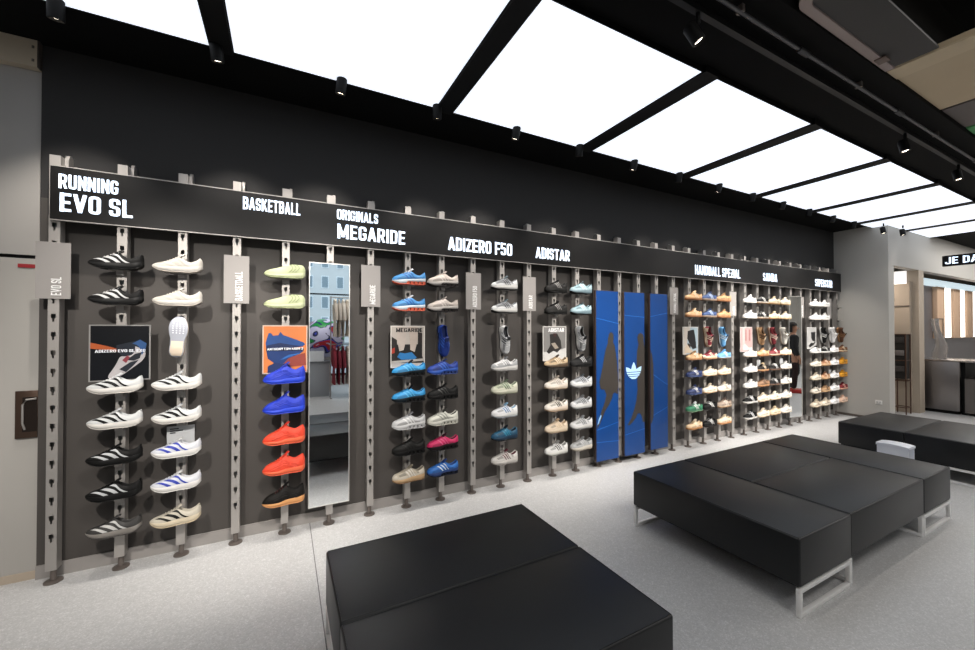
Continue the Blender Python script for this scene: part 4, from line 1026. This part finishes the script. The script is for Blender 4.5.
obj('tube', MB().tube([(-5, 1.30, 3.405), (13, 1.30, 3.405)], .011, 10), mat('#5c5c5e', .35, metal=.6), t)
for x in (3.0, 4.55, 6.6): obj('coupling', MB().tube([(x-.06, 1.30, 3.405), (x+.06, 1.30, 3.405)], .018, 10), mat('#4c4c4e', .4, metal=.6), t)
for x in (2.3, 3.8, 5.4): obj('clip', bx(x-.012, x+.012, 1.28, 1.32, 3.40, 3.44), M_DARKSTEEL, t)
# grey duct with a lighter lip, running just past the black ceiling edge
def rounded(y0, y1, xl, xr, r):
    pl = [(xl, y0)]
    pl += [(xl+r-r*math.cos(PI/2*a/8), y1-r+r*math.sin(PI/2*a/8)) for a in range(9)]
    return pl+[(xr, y1), (xr, y0)]
def slab(pl, z0, z1):
    n = len(pl); v = [(x, y, z0) for x, y in pl]+[(x, y, z1) for x, y in pl]
    return MB().add(v, [tuple(range(n)), tuple(range(2*n-1, n-1, -1))]+[(i, i+n, (i+1) % n+n, (i+1) % n) for i in range(n)])
t = thing('air_duct', 'large grey air duct with rounded corner beyond the black ceiling edge', 'duct', (3.2, 1.0, 3.45))
obj('body', slab(rounded(.905, 1.115, 2.60, 3.84, .10), 3.46, 3.475), mat('#3c3a39', .6, noise=.04, nscale=3), t)
lip = MB(); ou_ = rounded(.905, 1.165, 2.53, 3.84, .14)[:-1]; in_ = rounded(.905, 1.117, 2.598, 3.84, .10)[:-1]
lip.grid([[Vector((a[0], a[1], 3.45)), Vector((a[0], a[1], 3.53)), Vector((c[0], c[1], 3.53)), Vector((c[0], c[1], 3.45))] for a, c in zip(ou_, in_)], smooth=False, wrap=True)
obj('lip', lip, mat('#a3948e', .6, noise=.04, nscale=3), t)
obj('bracket', bx(3.60, 3.68, 1.09, 1.15, 3.44, 3.45), mat('#6a5a52', .5), t)
t = thing('ceiling_bulkhead', 'beige wood-toned ceiling bulkhead at the upper right edge', 'bulkhead', (4.5, .2, 3.45))
obj('soffit', bx(3.86, 4.95, -1.6, 1.165, 3.465, 3.50), mat('#c4b192', .6, noise=.08, nscale=3), t)
obj('edge_strip', bx(3.86, 4.04, -1.6, 1.165, 3.455, 3.465), mat('#cdbb9c', .6, noise=.06, nscale=3), t)
t = tag(obj('air_vent', MB().box(5.0, 5.6, .5, 1.165, 3.47, 3.7), mat('#5c5450', .5, noise=.2, nscale=20)), 'dark brown ceiling box right of the beige bulkhead', 'vent')
tag(obj('green_sign', MB().box(5.62, 6.6, .7, 1.165, 3.46, 3.7), mat('#4f9a5c', .5, noise=.05, nscale=10), bevel=.01), 'green panel at the right edge below the beige bulkhead', 'sign')
for x, y in ((3.4, 1.22), (4.15, .95)): tag(obj('hanger_wire', MB().tube([(x, y-.14, 3.60), (x, y-.14, 4.39)], .004, 6), M_DARKSTEEL), 'thin hanger wire dropping from the high black ceiling', 'wire', 'hanger wires')

# ------------------------------------------------------------------ checkout corner on the right
STB = brushed_material('#8d8886', .30, 30, 1)
t = thing('steel_counter', 'stainless steel counter at the right, clear leg form on top', 'counter', (11.6, 2.6, 0))
obj('body', bx(11.15, 11.95, 2.42, 3.18, .06, .985), STB, t, bevel=.004)
obj('plinth', bx(11.17, 11.93, 2.45, 3.16, 0, .06), M_BLACKTRIM, t)
obj('worktop', bx(11.13, 11.97, 1.5, 3.19, .985, 1.01), brushed_material('#b5b0ac', .25, 1, 1), t, bevel=.003)
obj('support', bx(11.25, 11.95, 2.37, 2.42, 0, .985), M_BLACKTRIM, t)
obj('lower_cabinet', bx(11.16, 11.95, 1.5, 2.36, .05, .68), brushed_material('#767270', .35, 30, 1), t)
t2 = tag(obj('back_cabinet', bx(10.97, 11.12, 3.0, 3.19, 0, 1.0), brushed_material('#4d4a4a', .4)), 'dark steel cabinet behind the left end of the counter', 'cabinet')
# clear leg-shaped display form
lp = [(0, 0, 1.012), (0, 0, 1.06), (.0, -.01, 1.15), (.005, -.03, 1.28), (0, -.01, 1.42), (.0, .03, 1.56), (0, .05, 1.70), (0, .055, 1.80)]
lf = MB(); rows = []
for (a, b_, z), r in zip(lp, [.075, .085, .088, .075, .055, .045, .045, .05]):
    rows.append([Vector((11.35+a+r*math.cos(2*PI*i/14), 2.72+b_+1.15*r*math.sin(2*PI*i/14), z)) for i in range(14)])
lf.grid(rows, wrap=True); lf.f.append(tuple(range(14))[::-1]); lf.s.append(False)
tag(obj('leg_form', lf, mat('#cfc9c4', .12, trans=.75, spec=.6)), 'clear plastic leg-shaped display form standing on the steel counter', 'display form')
tag(obj('cup', MB().lathe([(.032, 1.012), (.04, 1.10), (.036, 1.10), (.03, 1.02)], 11.4, 2.22, 16), mat('#e2c4be', .5)), 'pale pink cup on the steel counter at the right edge', 'cup')
for i, xx in enumerate((13.75, 14.75, 15.7)):
    t = thing('tube_light', 'vertical white tube light, %s, behind the steel counter' % ['leftmost of three', 'middle one of three', 'rightmost of three'][i], 'light', (xx, 3.15, 1.39), 'vertical tube lights')
    obj('tube', bx(xx-.20, xx+.17, 3.14, 3.17, 1.40, 2.54), mat('#fff6ea', .5, emit=2.2), t)
    obj('cap', bx(xx-.20, xx+.17, 3.14, 3.17, 1.385, 1.40), M_DARKSTEEL, t)
    obj('channel', bx(xx-.21, xx+.18, 3.17, 3.199, 1.385, 2.55), M_DARKSTEEL, t)
for i, xx in enumerate((13.2, 14.28, 15.25)):
    tag(obj('wood_slat', bx(xx-.25, xx+.22, 3.12, 3.199, 1.385, 2.55), mat('#c4a58a', .55, noise=.06, nscale=6), bevel=.004), 'pale wood wall board %s' % ['left of the vertical tube lights', 'between the first and second tube lights', 'between the second and third tube lights'][i], 'wall board', 'wood boards between the tube lights')
t = thing('light_strip', 'wide bluish glowing strip above the steel counter wall', 'light', (14, 3.16, 2.45))
obj('diffuser', bx(12.0, 17.5, 3.15, 3.199, 2.56, 2.705), mat('#cfe2ea', .3, emit=.8), t)
t = thing('wall_frame', 'thin dark upright frame on the steel wall behind the clear leg form', 'frame', (13.1, 3.18, 1.4))
obj('rim', MB().box(12.72, 12.74, 3.1, 3.11, 1.40, 1.83).box(13.22, 13.24, 3.1, 3.11, 1.40, 1.83).box(12.72, 13.24, 3.1, 3.11, 1.82, 1.835), M_DARKSTEEL, t)
# rack in the niche
t = thing('stock_rack', 'dark metal rack with black goods standing in the pale niche', 'rack', (10.40, 2.98, 0))
fr = MB()
for xx in (10.30, 10.52):
    for yy in (2.89, 3.07): fr.box(xx-.008, xx+.008, yy-.008, yy+.008, 0, 1.5)
for zq in (.12, .62, 1.0, 1.49):
    fr.box(10.30, 10.52, 2.882, 2.898, zq, zq+.015).box(10.30, 10.52, 3.062, 3.078, zq, zq+.015).box(10.292, 10.308, 2.89, 3.07, zq, zq+.015).box(10.512, 10.528, 2.89, 3.07, zq, zq+.015)
obj('frame', fr, mat('#5c4438', .4, metal=.6), t)
obj('back_panel', bx(10.31, 10.51, 2.90, 3.06, .66, 1.49), mat('#161413', .5, noise=.3, nscale=20), t)
for i, zq in enumerate((.80, 1.10, 1.34)):
    tag(obj('shoe_box', bx(10.27, 10.305, 2.91, 3.05, zq, zq+.10), mat(['#3a3634', '#6a6462', '#2a2624'][i], .5), bevel=.004), '%s box on the dark rack in the pale niche' % ['lowest dark', 'middle grey', 'topmost black'][i], 'box', 'boxes on the niche rack')
t = thing('niche_light', 'bright white light box high in the pale niche at the right', 'light', (10.59, 3.1, 2.5))
obj('diffuser', bx(10.575, 10.599, 2.95, 3.5, 2.47, 2.715), mat('#f2f0ee', .5, emit=1.0), t)
t = thing('wall_socket', 'white wall socket low on the grey end wall', 'socket', (9.295, 2.95, .27))
obj('plate', bx(9.288, 9.30, 2.905, 2.995, .275, .345), mat('#dcdad6', .4), t, bevel=.002)
for yy in (2.93, 2.97): obj('outlet', MB().box(9.286, 9.289, yy-.012, yy+.012, .295, .325), mat('#b4b2ae', .4), t)
# hanging checkout sign
t = thing('hanging_sign', 'black hanging sign with white lettering JE DA at the right edge', 'sign', (9.0, 1.75, 2.56))
obj('board', bx(9.0, 9.06, 1.35, 2.115, 2.56, 2.72), M_BLACKTRIM, t)
obj('bracket', bx(9.015, 9.045, 1.72, 1.78, 2.72, 3.44), M_BLACKTRIM, t)
le = letters('lettering', 'JE DA', 0, .33, 0, .105, 0, M_SIGNTEXT, None, depth=.004, heavy=.16)
le.parent = t; le.rotation_euler = (0, 0, -PI/2); le.location = (-.0005, 2.085-1.75, .028)

# ------------------------------------------------------------------ behind the camera (seen in the mirrors)
t = thing('display_plinth', 'grey display plinth reflected in the tall mirror, football on top', 'plinth', (.75, -3.35, 0))
obj('body', bx(.50, .98, -3.7, -3.2, 0, .80), mat('#a0a4a8', .5), t, bevel=.004)
obj('top', bx(.48, 1.0, -3.72, -3.18, .80, .83), mat('#6c7074', .5), t)
t = thing('sign_card', 'white card leaning on the grey plinth, in the tall mirror', 'card', (.70, -3.25, .83))
obj('sheet', bx(.52, .86, -3.23, -3.22, .832, 1.08), mat('#eef2f4', .5), t)
obj('stand', bx(.60, .78, -3.28, -3.23, .832, .86), M_STEEL, t)
t = tag(obj('football', MB().lathe([(.5*math.sin(PI*i/20)+1e-4, 1.36-.5*math.cos(PI*i/20)) for i in range(21)], .92, -4.0, 32), ball_material()), 'giant lilac, red and green football seen in the tall mirror', 'football')
t = thing('ball_stand', 'low round stand under the giant football', 'stand', (.92, -4.0, 0))
obj('ring', MB().lathe([(.18, .0), (.18, .885), (.14, .885)], 0.92, -4.0, 20), M_STEEL, t)
t = thing('clothes_rail', 'two-tier clothes rail of tops reflected at the right of the tall mirror', 'rail', (1.5, -2.95, 0))
rl = MB()
for xx in (.98, 2.06): rl.tube([(xx, -2.95, 0), (xx, -2.95, 2.36)], .014, 8).box(xx-.014, xx+.014, -3.15, -2.75, 0, .02)
for zq in (1.24, 2.34): rl.tube([(.98, -2.95, zq), (2.06, -2.95, zq)], .012, 8)
obj('frame', rl, M_STEEL, t)
def garment(x, zt, col, label, long_=.75):
    t = thing('knit_shirt', label, 'top', (x, -2.95, zt-long_), 'tops on the clothes rail')
    rows = []
    for i in range(9):
        u = i/8; z = zt-.06-long_*u; w = .22+.05*u+.02*math.sin(7*u+x*9); th = .022+.012*math.sin(5*u+x*20)
        rows.append([Vector((x+th*math.cos(2*PI*j/16)*(1+.3*math.sin(j*2.1)), -2.95+w*math.sin(2*PI*j/16), z+(.06*(1-abs(math.sin(2*PI*j/16))) if i == 0 else 0))) for j in range(16)])
    g = MB().grid(rows, wrap=True); g.f.append(tuple(range(16))); g.s.append(True); g.f.append(tuple(128+j for j in range(16))); g.s.append(True)
    obj('body', g, mat(col, .8, noise=.1, nscale=20), t)
    for sg in (-1, 1):
        obj('sleeve', MB().tube([(x, -2.95+sg*.19, zt-.12), (x+.005, -2.95+sg*.26, zt-.3), (x+.01, -2.95+sg*.27, zt-.5)], [.04, .038, .034], 10), mat(col, .8, noise=.1, nscale=20), t)
    obj('hook', MB().tube([(x, -2.95, zt-.03), (x, -2.95, zt+.06)], .004, 6), M_STEEL, t)
tones = [('#d9cdbd', 'cream'), ('#cfc4b8', 'beige'), ('#e6ddd0', 'off-white'), ('#d6cabb', 'sand'), ('#c8bcae', 'stone')]
nth = ['first', 'second', 'third', 'fourth', 'fifth', 'sixth', 'seventh', 'eighth', 'ninth', 'tenth']
for i in range(10):
    garment(1.07+.09*i, 2.30, tones[i % 5][0], '%s top, %s from the plinth on the upper clothes rail' % (tones[i % 5][1], nth[i]), .82)
for i in range(9):
    c, w = [('#8a2636', 'maroon'), ('#7a2030', 'dark red'), ('#d6cabb', 'sand'), ('#c8bcae', 'stone')][0 if i == 0 else 1 if i in (1, 2) else 2+i % 2]
    garment(1.05+.10*i, 1.20, c, '%s top, %s from the plinth on the lower clothes rail' % (w, nth[i]), .82)
tag(obj('display_cube', bx(1.12, 1.7, -1.0, -.5, 0, .42), mat('#9aa0a6', .5), bevel=.006), 'low grey cube reflected right in the tall mirror', 'cube')
# street beyond the rear window
f = thing('street_building', 'pale apartment building across the street, reflected in the tall mirror', 'building', (6, -45, 0))
obj('wall', bx(-14, 26, -46, -45, -.1, 20), mat('#c6c8c6', .8, noise=.06, nscale=1), f)
for i in range(12):
    for j in range(6):
        xx = -6+1.75*i; z = 1.6+2.5*j
        wdw = obj('window', MB().box(xx-.42, xx+.42, -45, -44.94, z, z+1.5), mat('#dfe6e8', .6), f)
        obj('pane', bx(xx-.34, xx+.34, -44.94, -44.91, z+.08, z+1.42), mat('#7c8c94', .5), wdw)
struct('street_ground', bx(-30, 40, -46, -5.4, -.25, -.12), mat('#8d9296', .8))

# ------------------------------------------------------------------ the person standing at the right, caught in the far mirror
def skin_body(name, pts, edges, radii, m, parent, levels=1):
    me = bpy.data.meshes.new(name); me.from_pydata(pts, edges, []); me.update()
    o = bpy.data.objects.new(name, me); COL.objects.link(o)
    md = o.modifiers.new('skin', 'SKIN'); md.use_smooth_shade = True
    for i, r in enumerate(radii):
        sv = me.skin_vertices[0].data[i]; rr = r if isinstance(r, tuple) else (r, r); sv.radius = rr; sv.use_root = (i == 0)
    s = o.modifiers.new('sub', 'SUBSURF'); s.levels = levels; s.render_levels = levels
    me.materials.append(m); o.parent = parent
    return o
pr = thing('person', 'person in black jacket and dark red trousers reflected in the narrow far mirror', 'person', (10.78, .62, 0))
pr.rotation_euler = (0, 0, math.radians(130))
P_ = [(0, 0, .93), (0, 0, 1.10), (0, .01, 1.28), (0, .01, 1.42), (0, 0, 1.50), (0, -.01, 1.60), (0, -.015, 1.70)]
E_ = [(i, i+1) for i in range(6)]; Rr = [(.15, .10), (.13, .095), (.155, .105), (.11, .08), (.052, .052), (.075, .09), (.062, .078)]
def chain(st, pts, rs):
    a = st
    for p, r in zip(pts, rs):
        P_.append(p); Rr.append(r); E_.append((a, len(P_)-1)); a = len(P_)-1
    return a
for sg in (-1, 1):
    hnd = chain(3, [(sg*.17, .01, 1.41), (sg*.23, .02, 1.15), (sg*.24, -.06, .92), (sg*.24, -.09, .84)], [.055, .046, .032, (.022, .038)])
    for q, (dy, ln_) in enumerate([(-.030, .070), (-.010, .082), (.010, .078), (.028, .060)]):
        chain(hnd, [(sg*.235, -.095+dy, .80), (sg*.232, -.10+dy, .80-ln_*.5), (sg*.222, -.10+dy*.9, .80-ln_)], [.010, .009, .007])
    chain(hnd, [(sg*.215, -.125, .815), (sg*.205, -.14, .78)], [.010, .008])
    chain(0, [(sg*.09, 0, .86), (sg*.095, -.005, .50), (sg*.095, .02, .10), (sg*.10, -.10, .04)], [.088, .060, .042, (.035, .04)])
skin_body('body', P_, E_, Rr, mat('#b98a70', .6), pr)
J = [(0, 0, .36), (0, 0, 1.06), (0, .01, 1.28), (0, .01, 1.43), (0, .0, 1.49)]; JE = [(0, 1), (1, 2), (2, 3), (3, 4)]; JR = [(.20, .15), (.16, .12), (.18, .13), (.13, .10), (.075, .075)]
for sg in (-1, 1):
    J += [(sg*.18, .01, 1.40), (sg*.235, .02, 1.15), (sg*.245, -.05, .93)]; n = len(J); JE += [(3, n-3), (n-3, n-2), (n-2, n-1)]; JR += [.075, .062, .05]
skin_body('jacket', J, JE, JR, mat('#121213', .8), pr)
T = [(0, 0, .93), (0, 0, .86)]; TE = [(0, 1)]; TR = [(.165, .115), (.17, .12)]
for sg in (-1, 1):
    T += [(sg*.095, 0, .80), (sg*.10, -.005, .50), (sg*.10, .02, .10)]; n = len(T); TE += [(1, n-3), (n-3, n-2), (n-2, n-1)]; TR += [.105, .080, .066]
skin_body('trousers', T, TE, TR, mat('#220a0c', .8), pr)
hr = MB().grid([[Vector((.085*math.sin(PI*i/10)*math.cos(2*PI*j/16), .015+.10*math.sin(PI*i/10)*math.sin(2*PI*j/16)*(1.0), 1.68+.105*math.cos(PI*i/10))) for j in range(16)] for i in range(0, 6)], wrap=True)
hr.grid([[Vector((.082*math.cos(a), .03+.085*abs(math.sin(a)), z)) for a in [PI*k/10 for k in range(11)]] for z in (1.69, 1.60, 1.52)])
obj('hair', hr, mat('#1a1310', .7), pr, world=False)
fc = MB().tube([(0, -.10, 1.635), (0, -.118, 1.61), (0, -.10, 1.605)], [.008, .013, .009], 8)
obj('nose', fc, mat('#b98a70', .6), pr, world=False)
for sg in (-1, 1):
    obj('eye', MB().lathe([(.001, 1.632), (.009, 1.638), (.001, 1.644)], sg*.032, -.094, 10), mat('#1d1512', .3), pr, world=False)
    obj('shoe', MB().box(sg*.10-.045, sg*.10+.045, -.19, .07, 0, .10), mat('#a8221f', .5), pr, bevel=.02, world=False)
obj('mouth', MB().box(-.022, .022, -.100, -.090, 1.575, 1.582), mat('#8a4a44', .5), pr, world=False)
